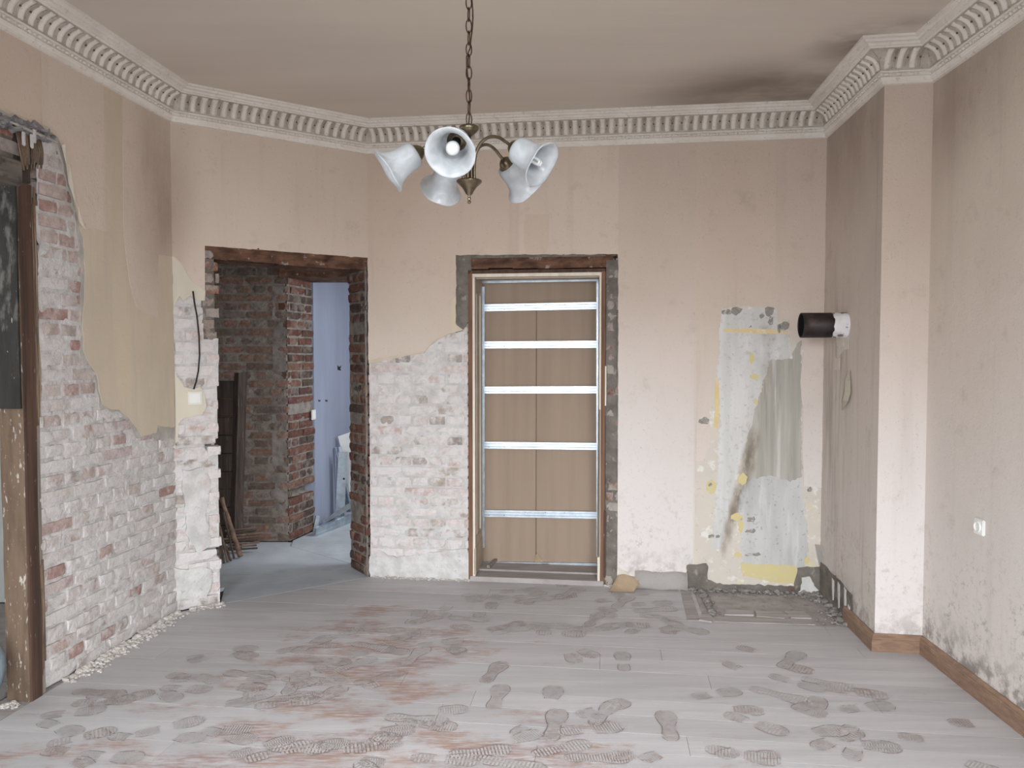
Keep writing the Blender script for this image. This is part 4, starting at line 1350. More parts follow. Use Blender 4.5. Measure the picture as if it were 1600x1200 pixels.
floor_piece('board_strip', [(1064, 926), (1079, 926), (1094, 970), (1074, 970)], DUSTWOOD, -0.02, 0.003, floor)
floor_piece('board_strip', [(1120, 962), (1270, 968), (1274, 976), (1108, 971)], DUSTWOOD, -0.01, 0.002, floor, jag=0.003, seed=3)
for k, px in enumerate(([(1134, 953), (1176, 955), (1178, 962), (1132, 961)], [(1180, 955), (1222, 957), (1232, 963), (1226, 967), (1182, 964)], [(1226, 957), (1256, 956), (1268, 967), (1236, 966), (1232, 962)])):
    floor_piece('board_piece', px, DUSTWOOD, -0.01, 0.006, floor, jag=0.004, seed=k + 5)
floor_piece('broken_board', [(1108, 960), (1118, 970), (1112, 973), (1092, 970), (1096, 962)], DUSTWOOD, -0.01, 0.008, floor, jag=0.004, seed=11)

# hall floor sheets (seen through the doorway)
for k, px in enumerate(([(260, 938), (345, 929), (546, 889), (570, 896), (580, 915), (600, 926), (300, 980)], [(200, 922), (345, 926), (543, 887), (548, 880), (455, 855), (420, 850), (250, 870)], [(420, 848), (457, 853), (550, 878), (600, 862), (600, 838), (500, 832), (452, 845)], [(452, 843), (500, 830), (620, 836), (640, 790), (560, 780), (480, 785)])):
    pass
WT = 0.28
hall_pts = {}
th0, th1 = WA.P(DA0 - 0.01, 0, -0.003), WA.P(DA1 + 0.02, 0, -0.003)
bk0, bk1 = WA.P(DA0 - 0.9, 0, -0.36), WA.P(DA1 + 0.3, 0, -0.36)


def sheet(pts, z=-0.002):
    bm = bmesh.new()
    f = bm.faces.new([bm.verts.new((p[0], p[1], z)) for p in pts])
    ex = bmesh.ops.extrude_face_region(bm, geom=[f])
    for g in ex['geom']:
        if isinstance(g, bmesh.types.BMVert):
            g.co.z = -0.028
    bmesh.ops.recalc_face_normals(bm, faces=list(bm.faces))
    return bm_obj('hardboard_sheet', bm, SHEET, floor)


def hv(x, y):
    p = on_floor(x, y)
    return (p.x, p.y)


sheet([(-2.75, 5.2), (-2.1, 5.2), (-1.2, 5.75), (-0.3, 5.9), (-0.3, 9.3), (-1.58, 9.3), (-1.81, 6.9), (-1.90, 6.47), (-2.75, 6.46)], -0.010)
jb0 = WA.P(DA0 - 0.01, 0, -0.30)
jb1 = WA.P(DA1 + 0.02, 0, -0.30)
seamL, seamR = hv(352, 917), hv(560, 884)
sheet([(th0.x, th0.y), (th1.x, th1.y), (th1.x - .10, th1.y + .15), (seamR[0], seamR[1] - .008), (seamL[0], seamL[1] - .008)], -0.001)
c0, c1 = hv(453, 853), hv(560, 888)
sheet([(seamL[0], seamL[1]), (seamR[0], seamR[1]), (c0[0], c0[1]), (-1.93, 6.45), (-2.75, 6.45), (-2.75, 4.9), (-2.3, 4.95)], -0.0025)
sheet([(c0[0] + .010, c0[1]), (seamR[0] + .012, seamR[1]), (-0.3, 5.9), (-0.3, 6.7), (-1.80, 6.9), (-1.90, 6.5)], -0.0015)
sheet([(-1.80, 6.91), (-0.3, 6.71), (0.4, 9.5), (-1.6, 9.5)], -0.003)

# ------------------------------------------------------------------ hall behind the open doorway
WH = Wall('wall_hall', Vector((-2.78, 6.46)), Vector((-1.916, 6.46)))
slab(WH, [(0, 0), (WH.L - 0.05, 0), (WH.L - 0.05, ZC), (0, ZC)], MORTAR_D, -0.02, -0.40, 'dim bare brick wall of the hall seen through the open doorway')
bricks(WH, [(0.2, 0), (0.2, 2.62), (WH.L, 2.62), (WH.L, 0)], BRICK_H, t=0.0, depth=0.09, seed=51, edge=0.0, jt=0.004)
mortar(WH, [(0.1, 0), (0.1, 2.75), (WH.L - 0.01, 2.75), (WH.L - 0.01, 0)], MORTAR_D, t=-0.008, amp=0.005, seed=19.5)
# paler mortar smeared over the corner of the pier
mortar(WH, [(WH.L - 0.16, 0), (WH.L - 0.12, 2.2), (WH.L - 0.01, 2.2), (WH.L - 0.01, 0)], SMEAR, t=-0.005, amp=0.013, res=0.016, seed=29.5, name='plaster_smear')
WQ = Wall('pier', Vector((-1.916, 6.46)), Vector((-1.81, 6.90)))
qh = [(0.1, 1.16, 0.5, 0.035), (0.1, 0.40, 0.5, 0.037)]
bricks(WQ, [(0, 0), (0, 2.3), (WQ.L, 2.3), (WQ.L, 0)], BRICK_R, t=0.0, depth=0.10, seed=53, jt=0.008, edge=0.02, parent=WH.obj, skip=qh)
mortar(WQ, [(0.01, 0), (0.01, 2.3), (WQ.L - 0.01, 2.3), (WQ.L - 0.01, 0)], MORTAR_D, t=-0.012, amp=0.006, seed=39.5, parent=WH.obj, holes=[(0.2, 0.39, 0.5, 0.035)])
# brickwork and timber over the hall passage
WO = Wall('over', Vector((-1.916, 6.46)), Vector((-0.6, 6.46)))
bm = bmesh.new()
add_box(bm, (-1.93, 6.475, 2.36), (-0.6, 6.9, ZC))
bm_obj('passage_head', bm, MORTAR_D, WH.obj)
bm = bmesh.new()
add_box(bm, (-1.99, 6.452, 2.265), (-0.6, 6.9, 2.358))
bevel(bm, 0.008)
bm_obj('lintel', bm, LINTEL_D, WH.obj)['label'] = 'dark timber lintel over the hall passage'
bricks(WO, [(0, 2.36), (0, 2.62), (1.0, 2.62), (1.0, 2.36)], BRICK_H, t=0.0, depth=0.03, seed=55, parent=WH.obj, edge=0)
WBL = Wall('wall_hall_blue', Vector((-1.81, 6.90)), Vector((-1.58, 9.3)))
slab(WBL, [(0, 0), (WBL.L, 0), (WBL.L, ZC), (0, ZC)], BLUE, 0.0, -0.1, 'smooth lavender-blue painted wall beyond the brick pier')
for x, y, w_, h_ in ((530, 575, 3, 4), (499, 626, 2, 1.5), (510, 626, 2, 1.5)):
    layer(WBL, 'wall_chip', WBL.pts([(x - w_, y - h_), (x, y - h_ * .4), (x + w_, y - h_), (x + w_ * .5, y + h_ * .3), (x + w_, y + h_), (x - w_ * .8, y + h_ * .8)]), DARKPL, t=0.002, thick=0.003)
bm = bmesh.new()
add_box(bm, (-1.7, 9.3, 0), (1.2, 9.45, ZC))
tag(bm_obj('wall_hall_end', bm, BLUE), 'far end wall of the room beyond the hall', 'wall', None, 'structure')
bm = bmesh.new()
add_box(bm, (-2.88, 4.9, 0), (-2.78, 6.9, ZC))
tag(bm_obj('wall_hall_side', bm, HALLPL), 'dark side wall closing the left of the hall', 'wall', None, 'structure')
bm = bmesh.new()
add_box(bm, (0.9, 5.6, 0), (1.0, 9.3, ZC))
tag(bm_obj('wall_hall_right', bm, HALLPL), 'plaster wall closing the right of the hall', 'wall', None, 'structure')

# ------------------------------------------------------------------ side room behind the left doorway
bm = bmesh.new()
add_box(bm, (-4.3, 1.2, 0), (-4.2, 4.95, ZC))
tag(bm_obj('wall_side_room', bm, SIDEPL), 'pale far wall of the side room beyond the timber post', 'wall', None, 'structure')
bm = bmesh.new()
add_box(bm, (-4.2, 4.85, 0), (-2.9, 4.95, ZC))
tag(bm_obj('wall_side_room_end', bm, SIDEPL), 'pale end wall of the side room', 'wall', None, 'structure')
bm = bmesh.new()
add_box(bm, (-4.2, 1.2, 0), (-2.75, 1.3, ZC))
tag(bm_obj('wall_side_room_near', bm, SIDEPL), 'pale near wall of the side room', 'wall', None, 'structure')
bm = bmesh.new()
add_box(bm, (-4.2, 1.3, -0.03), (-2.42, 4.85, -0.008))
bm_obj('side_room_floor', bm, CONCRETE, floor)

prism_pts = [WL.P(S_OPEN0, 0, -0.15), WL.P(WL.L - 0.9, 0, -0.15), WL.P(WL.L - 0.9, 0, -0.006), WL.P(S_OPEN0, 0, -0.006)]
bm = bmesh.new()
f = bm.faces.new([bm.verts.new((p.x, p.y, -0.004)) for p in prism_pts])
ex = bmesh.ops.extrude_face_region(bm, geom=[f])
for g in ex['geom']:
    if isinstance(g, bmesh.types.BMVert):
        g.co.z = -0.028
bmesh.ops.recalc_face_normals(bm, faces=list(bm.faces))
bm_obj('sill_board', bm, DUSTWOOD, floor)

# timber frame of the side doorway
fr = empty('timber_door_frame', WL.P(s_post - 0.06, 0, -0.06), 'old timber post and lintel framing the side doorway, brown and dark green paint flaking', 'door frame')


def wbox(name, w, u0, u1, t0, t1, z0, z1, mat, parent, bev=0.004, cuts=0, jit=0.0, seed=1):
    bm = bmesh.new()
    n = max(1, cuts)
    rr = random.Random(seed)
    for i in range(1):
        add_box(bm, (u0, -t1, z0), (u1, -t0, z1))
    if cuts:
        es = [e for e in bm.edges if abs(e.verts[0].co.z - e.verts[1].co.z) > 0.1]
        bmesh.ops.subdivide_edges(bm, edges=es, cuts=cuts, use_grid_fill=True)
        for v in bm.verts:
            v.co.x += rr.uniform(-jit, jit)
            v.co.y += rr.uniform(-jit, jit)
    elif bev:
        bevel(bm, bev)
    bmesh.ops.transform(bm, matrix=w.mtx(), verts=list(bm.verts))
    o = bm_obj(name, bm, mat, parent)
    if parent is not None and parent.type == 'EMPTY':
        childfix(o, parent)
    return o


zlint0, zlint1 = WL.px(10, 286)[1], WL.px(20, 248)[1]
sp0 = WL.px(38, 700)[0]
wbox('post', WL, sp0, sp0 + 0.075, -0.118, -0.002, 0, zlint0 + 0.01, TIMBER_P, fr, cuts=14, jit=0.0025, seed=4)
wbox('post_facing', WL, sp0 + 0.002, sp0 + 0.066, -0.002, 0.010, 0, zlint0 + 0.02, TIMBER_DK, fr, cuts=12, jit=0.002, seed=5)
wbox('grey_batten', WL, sp0 + 0.078, s_post + 0.008, -0.05, -0.004, 0, zlint0 + 0.03, TIMBER_GR, fr, cuts=10, jit=0.002, seed=6)
zp = WL.px(20, 640)[1]
wbox('painted_board', WL, sp0 - 0.012, sp0 - 0.001, -0.124, -0.006, zp, zlint0, PAINT_DK, fr, cuts=9, jit=0.0015, seed=7)['label'] = 'dark green paint flaking off the upper post'
wbox('lintel_beam', WL, sp0 - 1.6, sp0 + 0.02, -0.125, 0.012, zlint0, zlint1, LINTEL_G, fr, cuts=0, bev=0.008)
# reed matting that held the plaster: individual stalks
wbox('dark_backing', WL, WL.px(26, 235)[0], s_post + 0.004, -0.05, -0.014, zlint0 + 0.02, WL.px(50, 208)[1], OLDWOOD, fr, cuts=3, jit=0.004, seed=8)
rr = random.Random(12)
for i in range(26):
    x = 25 + (63 - 25) * i / 25
    s = WL.px(x, 235)[0]
    z1_ = WL.px(x, 204 + (x - 25) * 0.38)[1]
    z0_ = WL.px(x, 262 - (5 if i % 3 else -2))[1]
    bm = bmesh.new()
    ln = rr.uniform(-0.012, 0.012)
    add_tube(bm, [WL.P(s, z1_, 0.002), WL.P(s + ln * .4, (z0_ + z1_) / 2, 0.012 + rr.uniform(0, .008)), WL.P(s + ln + (0.03 if i < 6 else 0), z0_, 0.004 + rr.uniform(0, .012))], rr.uniform(.0025, .0042), 6)
    childfix(bm_obj('reed', bm, REED, smooth=True), fr)
for i in range(9):
    s = sp0 + 0.080 + (s_post + 0.002 - sp0 - 0.080) * (i % 3) / 2
    ya, yb = ((300, 520), (520, 660), (860, 1040))[i // 3]
    a, b = WL.px(60, ya + rr.uniform(-20, 30))[1], WL.px(60, yb + rr.uniform(-30, 20))[1]
    bm = bmesh.new()
    add_tube(bm, [WL.P(s, a, 0.0), WL.P(s + rr.uniform(-.006, .006), (a + b) / 2, 0.006), WL.P(s + rr.uniform(-.004, .004), b, 0.0)], rr.uniform(.003, .0045), 6)
    childfix(bm_obj('reed', bm, REED, smooth=True), fr)
# plaster bits on the reeds
for x, y in ((31, 216), (44, 220), (48, 212)):
    bm = bmesh.new()
    s, z = WL.px(x, y)
    add_box(bm, (s - .010, -0.024, z - 0.035), (s + .010, -0.012, z + 0.03))
    bevel(bm, 0.005)
    bmesh.ops.transform(bm, matrix=WL.mtx(), verts=list(bm.verts))
    childfix(bm_obj('plaster_bit', bm, MORTAR_L), fr)
# ledge of broken render over the doorway
a0, a1 = WL.px(-40, 178), WL.px(80, 216)
bm = bmesh.new()
for i in range(150):
    k = rr.random()
    s, z = a0[0] + (a1[0] - a0[0]) * k, a0[1] + (a1[1] - a0[1]) * k
    r = rr.uniform(0.008, 0.024)
    c = WL.P(s, z + rr.uniform(-0.02, 0.035), rr.uniform(-0.012, 0.012))
    vs = bmesh.ops.create_icosphere(bm, subdivisions=1, radius=r)['verts']
    sc = Vector((rr.uniform(.6, 1.5), rr.uniform(.6, 1.2), rr.uniform(.4, 1.1)))
    for v in vs:
        v.co = Vector((v.co.x * sc.x, v.co.y * sc.y, v.co.z * sc.z)) * rr.uniform(.7, 1.2) + c
bm_obj('crumbled_plaster_edge', bm, SCORCH, WL.obj)['label'] = 'dark crumbled plaster edge over the side doorway'
bm = bmesh.new()
b0, b1 = WL.px(4, 187), WL.px(86, 222)
add_tube(bm, [WL.P(b0[0], b0[1], .012), WL.P((b0[0] + b1[0]) / 2, (b0[1] + b1[1]) / 2 - .003, .016), WL.P(b1[0], b1[1], .010)], [.006, .007, .006], 6)
bm_obj('plaster_bead', bm, GREYPL, WL.obj)

# ------------------------------------------------------------------ lining of the boarded doorway
TB = 0.335
uf0, uf1 = WB.px(741, 700)[0], WB.px(937, 700)[0]
ub0, ub1 = WB.px(752, 700, -TB)[0], WB.px(934, 700, -TB)[0]
z_lin = WB.px(840, 430)[1]
d1 = bpy.data.objects.new('door_1', None)
COL.objects.link(d1)
d1.location = WB.P((uf0 + uf1) / 2, 0, -0.15)
tag(d1, 'cream panelled door lining of the boarded doorway in the back wall', 'door lining', None, 'structure')


def prism(name, pts, z0, z1, mat, w=WB, parent=d1, label=None):
    """pts: (u, t) plan outline on a wall, extruded in z"""
    bm = bmesh.new()
    f = bm.faces.new([bm.verts.new(w.P(u, z0, t)) for u, t in pts])
    ex = bmesh.ops.extrude_face_region(bm, geom=[f])
    for g in ex['geom']:
        if isinstance(g, bmesh.types.BMVert):
            g.co.z = z1
    bmesh.ops.recalc_face_normals(bm, faces=list(bm.faces))
    o = bm_obj(name, bm, mat)
    childfix(o, parent)
    if label:
        o['label'] = label
    return o


zth = 0.045
prism('lining_board', [(uf0, 0.0), (uf0 - 0.02, 0.0), (uf0 - 0.02, -TB), (ub0, -TB)], zth, z_lin, LINING)
prism('lining_board', [(uf1, -0.01), (uf1 + 0.016, -0.01), (ub1 + 0.018, -TB), (ub1, -TB)], zth, z_lin, LINING)
# raised stiles and rails on the left lining
du = (ub0 - uf0) / TB
for nm, ta, tb, za, zb in (('stile', 0.004, 0.055, zth, z_lin), ('stile', 0.27, 0.335, zth, z_lin), ('rail', 0.055, 0.27, zth, 0.30), ('rail', 0.055, 0.27, z_lin - 0.10, z_lin), ('plinth_block', -0.004, 0.335, zth, 0.235)):
    e = 0.007 if nm != 'plinth_block' else 0.012
    prism(nm, [(uf0 + du * ta - .001, -ta), (uf0 + du * ta + e, -ta), (uf0 + du * tb + e, -tb), (uf0 + du * tb - .001, -tb)], za, zb, LINING)
prism('panel_bead', [(uf0 + du * .06, -.06), (uf0 + du * .06 + .010, -.06), (uf0 + du * .08 + .004, -.08), (uf0 + du * .08, -.08)], 0.32, z_lin - 0.12, LININGW)
prism('panel_bead', [(uf0 + du * .25, -.25), (uf0 + du * .25 + .010, -.25), (uf0 + du * .265 + .004, -.265), (uf0 + du * .265, -.265)], 0.32, z_lin - 0.12, LININGW)
# bare front edges
prism('edge_strip', [(uf0 - 0.010, 0.004), (uf0 + 0.006, 0.004), (uf0 + 0.006, -0.03), (uf0 - 0.010, -0.03)], 0.03, z_lin, LININGW)
prism('edge_wood', [(uf0 - 0.042, 0.002), (uf0 - 0.011, 0.002), (uf0 - 0.011, -0.06), (uf0 - 0.042, -0.06)], 0.0, z_lin + 0.035, LINWOOD, label='bare reddish wood edge')
prism('edge_wood', [(uf1 + 0.008, 0.004), (uf1 + 0.036, 0.004), (uf1 + 0.036, -0.05), (uf1 + 0.008, -0.05)], 0.0, z_lin + 0.02, LINWOOD, label='bare reddish wood edge')
prism('edge_strip', [(uf1 - 0.006, 0.000), (uf1 + 0.007, 0.000), (uf1 + 0.007, -0.03), (uf1 - 0.006, -0.03)], WB.px(930, 640)[1], z_lin, LININGW)
prism('edge_strip', [(uf1 - 0.012, 0.006), (uf1 + 0.005, 0.006), (uf1 + 0.005, -0.02), (uf1 - 0.012, -0.02)], 0.03, 0.20, LININGW)
prism('edge_strip', [(uf1 + 0.034, 0.006), (uf1 + 0.044, 0.006), (uf1 + 0.044, -0.01), (uf1 + 0.034, -0.01)], WB.px(942, 634)[1], WB.px(942, 572)[1], LININGW)
prism('edge_wood', [(uf1 + 0.030, 0.010), (uf1 + 0.044, 0.010), (uf1 + 0.044, -0.04), (uf1 + 0.030, -0.04)], 0.06, 0.52, TIMBER_DK)
# head of the lining
prism('lining_head', [(uf0 - 0.02, -0.0), (uf1 + 0.016, -0.0), (ub1 + 0.016, -TB), (ub0 - 0.02, -TB)], z_lin, z_lin + 0.02, LINING)
prism('head_edge', [(uf0 - 0.011, 0.004), (uf1 + 0.008, 0.004), (uf1 + 0.008, -0.03), (uf0 - 0.011, -0.03)], z_lin - 0.008, z_lin + 0.014, LININGW)
prism('head_bead', [(uf0, -0.05), (uf1, -0.05), (uf1, -0.07), (uf0, -0.07)], z_lin - 0.016, z_lin + 0.002, LINING)
prism('head_wood', [(uf0 - 0.042, 0.002), (uf1 + 0.036, 0.002), (uf1 + 0.036, -0.06), (uf0 - 0.042, -0.06)], z_lin + 0.016, z_lin + 0.040, TIMBER_DK)
# threshold in two boards
prism('threshold_board', [(uf0 - 0.03, 0.012), (uf1 + 0.03, 0.012), (uf1 + 0.02, -0.14), (uf0 - 0.01, -0.14)], 0.0, 0.034, DUSTWOOD)
prism('threshold_board', [(uf0 - 0.008, -0.145), (uf1 + 0.018, -0.145), (ub1 + 0.018, -TB - 0.03), (ub0 - 0.01, -TB - 0.03)], 0.0, zth, DUSTWOOD)

# ------------------------------------------------------------------ metal stud frame and board closing that doorway
sf = empty('stud_partition', WB.P((ub0 + ub1) / 2, zth, -TB), 'galvanised stud frame with cross rails over brown board closing the doorway', 'partition wall')
TS = -TB + 0.005


def channel(name, p, q, wd, face_dir, dep, mat, parent, groove=True):
    """C-profile between p and q: web wd wide facing face_dir, two flanges dep deep"""
    p, q = Vector(p), Vector(q)
    ax = (q - p).normalized()
    n = Vector(face_dir)
    n = (n - ax * n.dot(ax)).normalized()
    sd = ax.cross(n).normalized()
    th = 0.0016
    h = wd / 2
    prof = [(-h, -dep), (-h, 0), (-h * .45, 0), (-h * .35, -0.003), (h * .35, -0.003), (h * .45, 0), (h, 0), (h, -dep), (h - th, -dep), (h - th, -th), (h * .45 - .001, -th), (h * .35 - .001, -0.003 - th), (-h * .35 + .001, -0.003 - th), (-h * .45 + .001, -th), (-h + th, -th), (-h + th, -dep)]
    if not groove:
        prof = [(-h, -dep), (-h, 0), (h, 0), (h, -dep), (h - th, -dep), (h - th, -th), (-h + th, -th), (-h + th, -dep)]
    bm = bmesh.new()
    ra = [bm.verts.new(p + sd * a + n * b) for a, b in prof]
    rb = [bm.verts.new(q + sd * a + n * b) for a, b in prof]
    m = len(prof)
    for i in range(m):
        bm.faces.new((ra[i], ra[(i + 1) % m], rb[(i + 1) % m], rb[i]))
    bm.faces.new(ra)
    bm.faces.new(list(reversed(rb)))
    bmesh.ops.recalc_face_normals(bm, faces=list(bm.faces))
    o = bm_obj(name, bm, mat)
    if parent is not None:
        childfix(o, parent)
    return o


nB = Vector((WB.n.x, WB.n.y, 0))


def rail(ya, yb, wd=0.052, xa=757, xb=932):
    a, b = WB.px(xa, ya, TS), WB.px(xb, yb, TS)
    o = channel('cross_rail', WB.P(a[0], a[1], TS + 0.004), WB.P(b[0], b[1], TS + 0.004), wd, nB, 0.022, GALV, sf)
    for k in (0.04, 0.18, 0.37, 0.55, 0.72):
        screw = bmesh.new()
        bmesh.ops.create_icosphere(screw, subdivisions=1, radius=0.0033, matrix=Matrix.Translation(WB.P(a[0] + (b[0] - a[0]) * k, a[1] + (b[1] - a[1]) * k + (0.015 if k > .3 else -.014), TS + 0.003)))
        bm_obj('screw', screw, DARKPL, o)


for ya, yb in ((481, 477.5), (539, 538), (609.5, 609), (695.5, 697.5), (802, 805)):
    rail(ya, yb)
a, b = WB.px(752, 440, TS), WB.px(933, 436.5, TS)
channel('head_track', WB.P(a[0], a[1], TS), WB.P(b[0], b[1], TS), 0.024, nB, 0.03, GALV, sf, False)
a, b = WB.px(752, 880, TS), WB.px(933, 882.5, TS)
channel('floor_track', WB.P(a[0], a[1], TS), WB.P(b[0], b[1], TS), 0.022, nB, 0.03, GALV, sf, False)
a, b = WB.px(754.5, 448, TS), WB.px(754.5, 856, TS)
channel('upright_stud', WB.P(a[0], a[1], TS + .004), WB.P(b[0], b[1], TS + .004), 0.026, nB, 0.03, GALV, sf)
a, b = WB.px(934.5, 430, TS), WB.px(934.5, 870, TS)
channel('upright_stud', WB.P(a[0], a[1], TS + .004), WB.P(b[0], b[1], TS + .004), 0.024, nB, 0.03, GALV, sf)
u838 = WB.px(838, 700, TS - .03)[0]
z485 = WB.px(838, 484, TS - .03)[1]
ztop = WB.px(838, 432, TS - .03)[1] + 0.02
prism('board_panel', [(ub0 - .02, TS - .024), (u838 - .0022, TS - .024), (u838 - .0022, TS - .036), (ub0 - .02, TS - .036)], zth, z485, GYPS, WB, sf)
prism('board_panel', [(u838 + .0022, TS - .024), (ub1 + .03, TS - .024), (ub1 + .03, TS - .036), (u838 + .0022, TS - .036)], zth, z485, GYPS, WB, sf)
prism('board_panel', [(ub0 - .02, TS - .024), (ub1 + .03, TS - .024), (ub1 + .03, TS - .036), (ub0 - .02, TS - .036)], z485 + .003, ztop, GYPS, WB, sf)
prism('board_backing', [(ub0 - .03, TS - .038), (ub1 + .04, TS - .038), (ub1 + .04, TS - .045), (ub0 - .03, TS - .045)], zth, ztop, LINWOOD, WB, sf)
bm = bmesh.new()
for px in ([(836, 880), (836.5, 868), (840, 864), (850, 880)], ):
    vs = [bm.verts.new(WB.P(*WB.px(x, y, TS - .02), TS - .02 + (0.012 if i == 2 else 0))) for i, (x, y) in enumerate(px)]
    bm.faces.new(vs)
bmesh.ops.solidify(bm, geom=list(bm.faces), thickness=0.001)
childfix(bm_obj('torn_board_corner', bm, PAPERBACK), sf)

# ------------------------------------------------------------------ chandelier
HUB = at_depth(733, 262, 2.30)
HX, HY = HUB.x, HUB.y
ch = empty('chandelier', (HX, HY, 2.06), 'five-arm bronze chandelier with alabaster bell shades hanging on a chain', 'chandelier')


def cobj(name, bm, mat, smooth=True, parent=None):
    o = bm_obj(name, bm, mat, smooth=smooth)
    if parent is None:
        return childfix(o, ch)
    o.parent = parent
    return o


def zat(y):
    return at_depth(733, y, HY).z


ZT, ZM, ZB = zat(193), zat(283), zat(318)
bm = bmesh.new()
add_lathe(bm, [(0.0, 0), (0.004, 0.0), (0.0055, 0.004), (0.004, 0.008), (0.003, 0.010), (0.006, 0.014), (0.004, 0.018), (0.004, 0.024), (0.010, 0.028), (0.014, 0.036), (0.022, 0.048), (0.034, 0.060), (0.0385, 0.064), (0.0385, 0.068), (0.034, 0.070), (0.0, 0.070)], (HX, HY, ZB), (0, 0, 1), 28)
cobj('hub_cone', bm, BRONZE)
bm = bmesh.new()
add_lathe(bm, [(0.0, 0), (0.010, 0.0), (0.024, 0.012), (0.029, 0.018), (0.0295, 0.026), (0.027, 0.028), (0.004, 0.029), (0.004, 0.036), (0.0, 0.036)], (HX, HY, zat(212)), (0, 0, 1), 28)
cobj('top_cup', bm, BRONZE)
bm = bmesh.new()
add_tube(bm, [(HX, HY, ZB + 0.068), (HX, HY, zat(212) + 0.004)], 0.0065, 12)
cobj('stem', bm, BRONZE)

GLASS, nt, b_ = nodes_of('alabaster_glass')
g_ = G(nt)
nn_ = g_.noise((14, 14, 14), 4, 0.6, 2.5)
g_.L(g_.mix(g_.ramp(nn_, 0.35, 0.65), lin((214, 217, 219)), lin((192, 196, 199))), b_.inputs['Base Color'])
b_.inputs['Roughness'].default_value = 0.28
b_.inputs['Specular IOR Level'].default_value = 0.5
tr = nt.nodes.new('ShaderNodeBsdfTranslucent')
tr.inputs[0].default_value = lin((216, 219, 222))
mx = nt.nodes.new('ShaderNodeMixShader')
mx.inputs[0].default_value = 0.38
out_ = [n for n in nt.nodes if n.type == 'OUTPUT_MATERIAL'][0]
nt.links.new(b_.outputs[0], mx.inputs[1])
nt.links.new(tr.outputs[0], mx.inputs[2])
nt.links.new(mx.outputs[0], out_.inputs[0])
BULB = surf('frosted_bulb', (216, 216, 214), (206, 206, 204), 20, rough=0.3, spec=0.5)

TILT = math.radians(34)
for k, deg in enumerate((-99, -172, 116, 44, -27)):
    a = math.radians(deg)
    rd = Vector((math.cos(a), math.sin(a), 0))

    def pt(r, z, hx=HX, hy=HY, rd=rd):
        return Vector((hx, hy, z)) + rd * r
    z0 = ZB + 0.068
    bm = bmesh.new()
    ctrl = [pt(0.018, z0), pt(0.0185, z0 + 0.05), pt(0.026, z0 + 0.085), pt(0.046, z0 + 0.112), pt(0.075, z0 + 0.122), pt(0.103, z0 + 0.115), pt(0.126, z0 + 0.099), pt(0.142, z0 + 0.087)]
    path = []
    for i in range(len(ctrl) - 1):      # Catmull-Rom
        p0, p1, p2, p3 = ctrl[max(0, i - 1)], ctrl[i], ctrl[i + 1], ctrl[min(len(ctrl) - 1, i + 2)]
        for q in range(4):
            t = q / 4
            path.append(0.5 * ((2 * p1) + (p2 - p0) * t + (2 * p0 - 5 * p1 + 4 * p2 - p3) * t * t + (3 * p1 - p0 - 3 * p2 + p3) * t ** 3))
    path.append(ctrl[-1])
    add_tube(bm, path, 0.0048, 10)
    arm = cobj('arm', bm, BRONZE)
    base = pt(0.138, z0 + 0.090)
    ax = rd * math.cos(TILT) + Vector((0, 0, -math.sin(TILT)))
    bm = bmesh.new()
    add_lathe(bm, [(0.0, 0), (0.008, 0.0), (0.016, 0.006), (0.022, 0.014), (0.0265, 0.024), (0.0285, 0.030), (0.0275, 0.032), (0.0, 0.032)], base, ax, 24)
    cobj('socket_cup', bm, BRONZE, parent=arm)
    bm = bmesh.new()
    prof = [(0.030, 0.024), (0.036, 0.028), (0.0395, 0.036), (0.041, 0.05), (0.0415, 0.066), (0.043, 0.08), (0.047, 0.095), (0.053, 0.108), (0.061, 0.118), (0.069, 0.124), (0.0705, 0.126), (0.068, 0.127), (0.059, 0.121), (0.050, 0.109), (0.0445, 0.096), (0.0405, 0.08), (0.039, 0.066), (0.038, 0.05), (0.036, 0.038), (0.026, 0.030)]
    rings = add_lathe(bm, prof, base, ax, 40)
    # wavy lip: five soft lobes
    up = Vector((0, 0, 1))
    xx = ax.cross(up).normalized()
    yy = ax.cross(xx).normalized()
    for ri, (r_, h_) in enumerate(prof):
        if h_ > 0.075:
            kf = (h_ - 0.075) / 0.05
            for vi, v in enumerate(rings[ri]):
                th = 2 * math.pi * vi / 40
                v.co += ax * (0.0018 * kf * math.cos(5 * th))
    cobj('shade', bm, GLASS, parent=arm)
    bm = bmesh.new()
    add_lathe(bm, [(0.0, 0.030), (0.013, 0.030), (0.013, 0.058), (0.011, 0.060), (0.0, 0.060)], base, ax, 16)
    cobj('lamp_holder', bm, DARKPL if k in (0,) else IVORY, parent=arm)
    bm = bmesh.new()
    if k == 4:
        for sx in (-1, 1):      # compact fluorescent: two folded tubes
            o_ = base + xx * (0.0065 * sx)
            add_tube(bm, [o_ + yy * 0.006 + ax * 0.06, o_ + yy * 0.006 + ax * 0.108, o_ + yy * 0.003 + ax * 0.116, o_ - yy * 0.003 + ax * 0.116, o_ - yy * 0.006 + ax * 0.108, o_ - yy * 0.006 + ax * 0.06], 0.0048, 8)
    else:
        add_lathe(bm, [(0.0, 0.058), (0.009, 0.058), (0.010, 0.064), (0.016, 0.074), (0.0195, 0.086), (0.0175, 0.098), (0.010, 0.106), (0.0, 0.108)], base, ax, 20)
    cobj('bulb', bm, BULB, parent=arm)
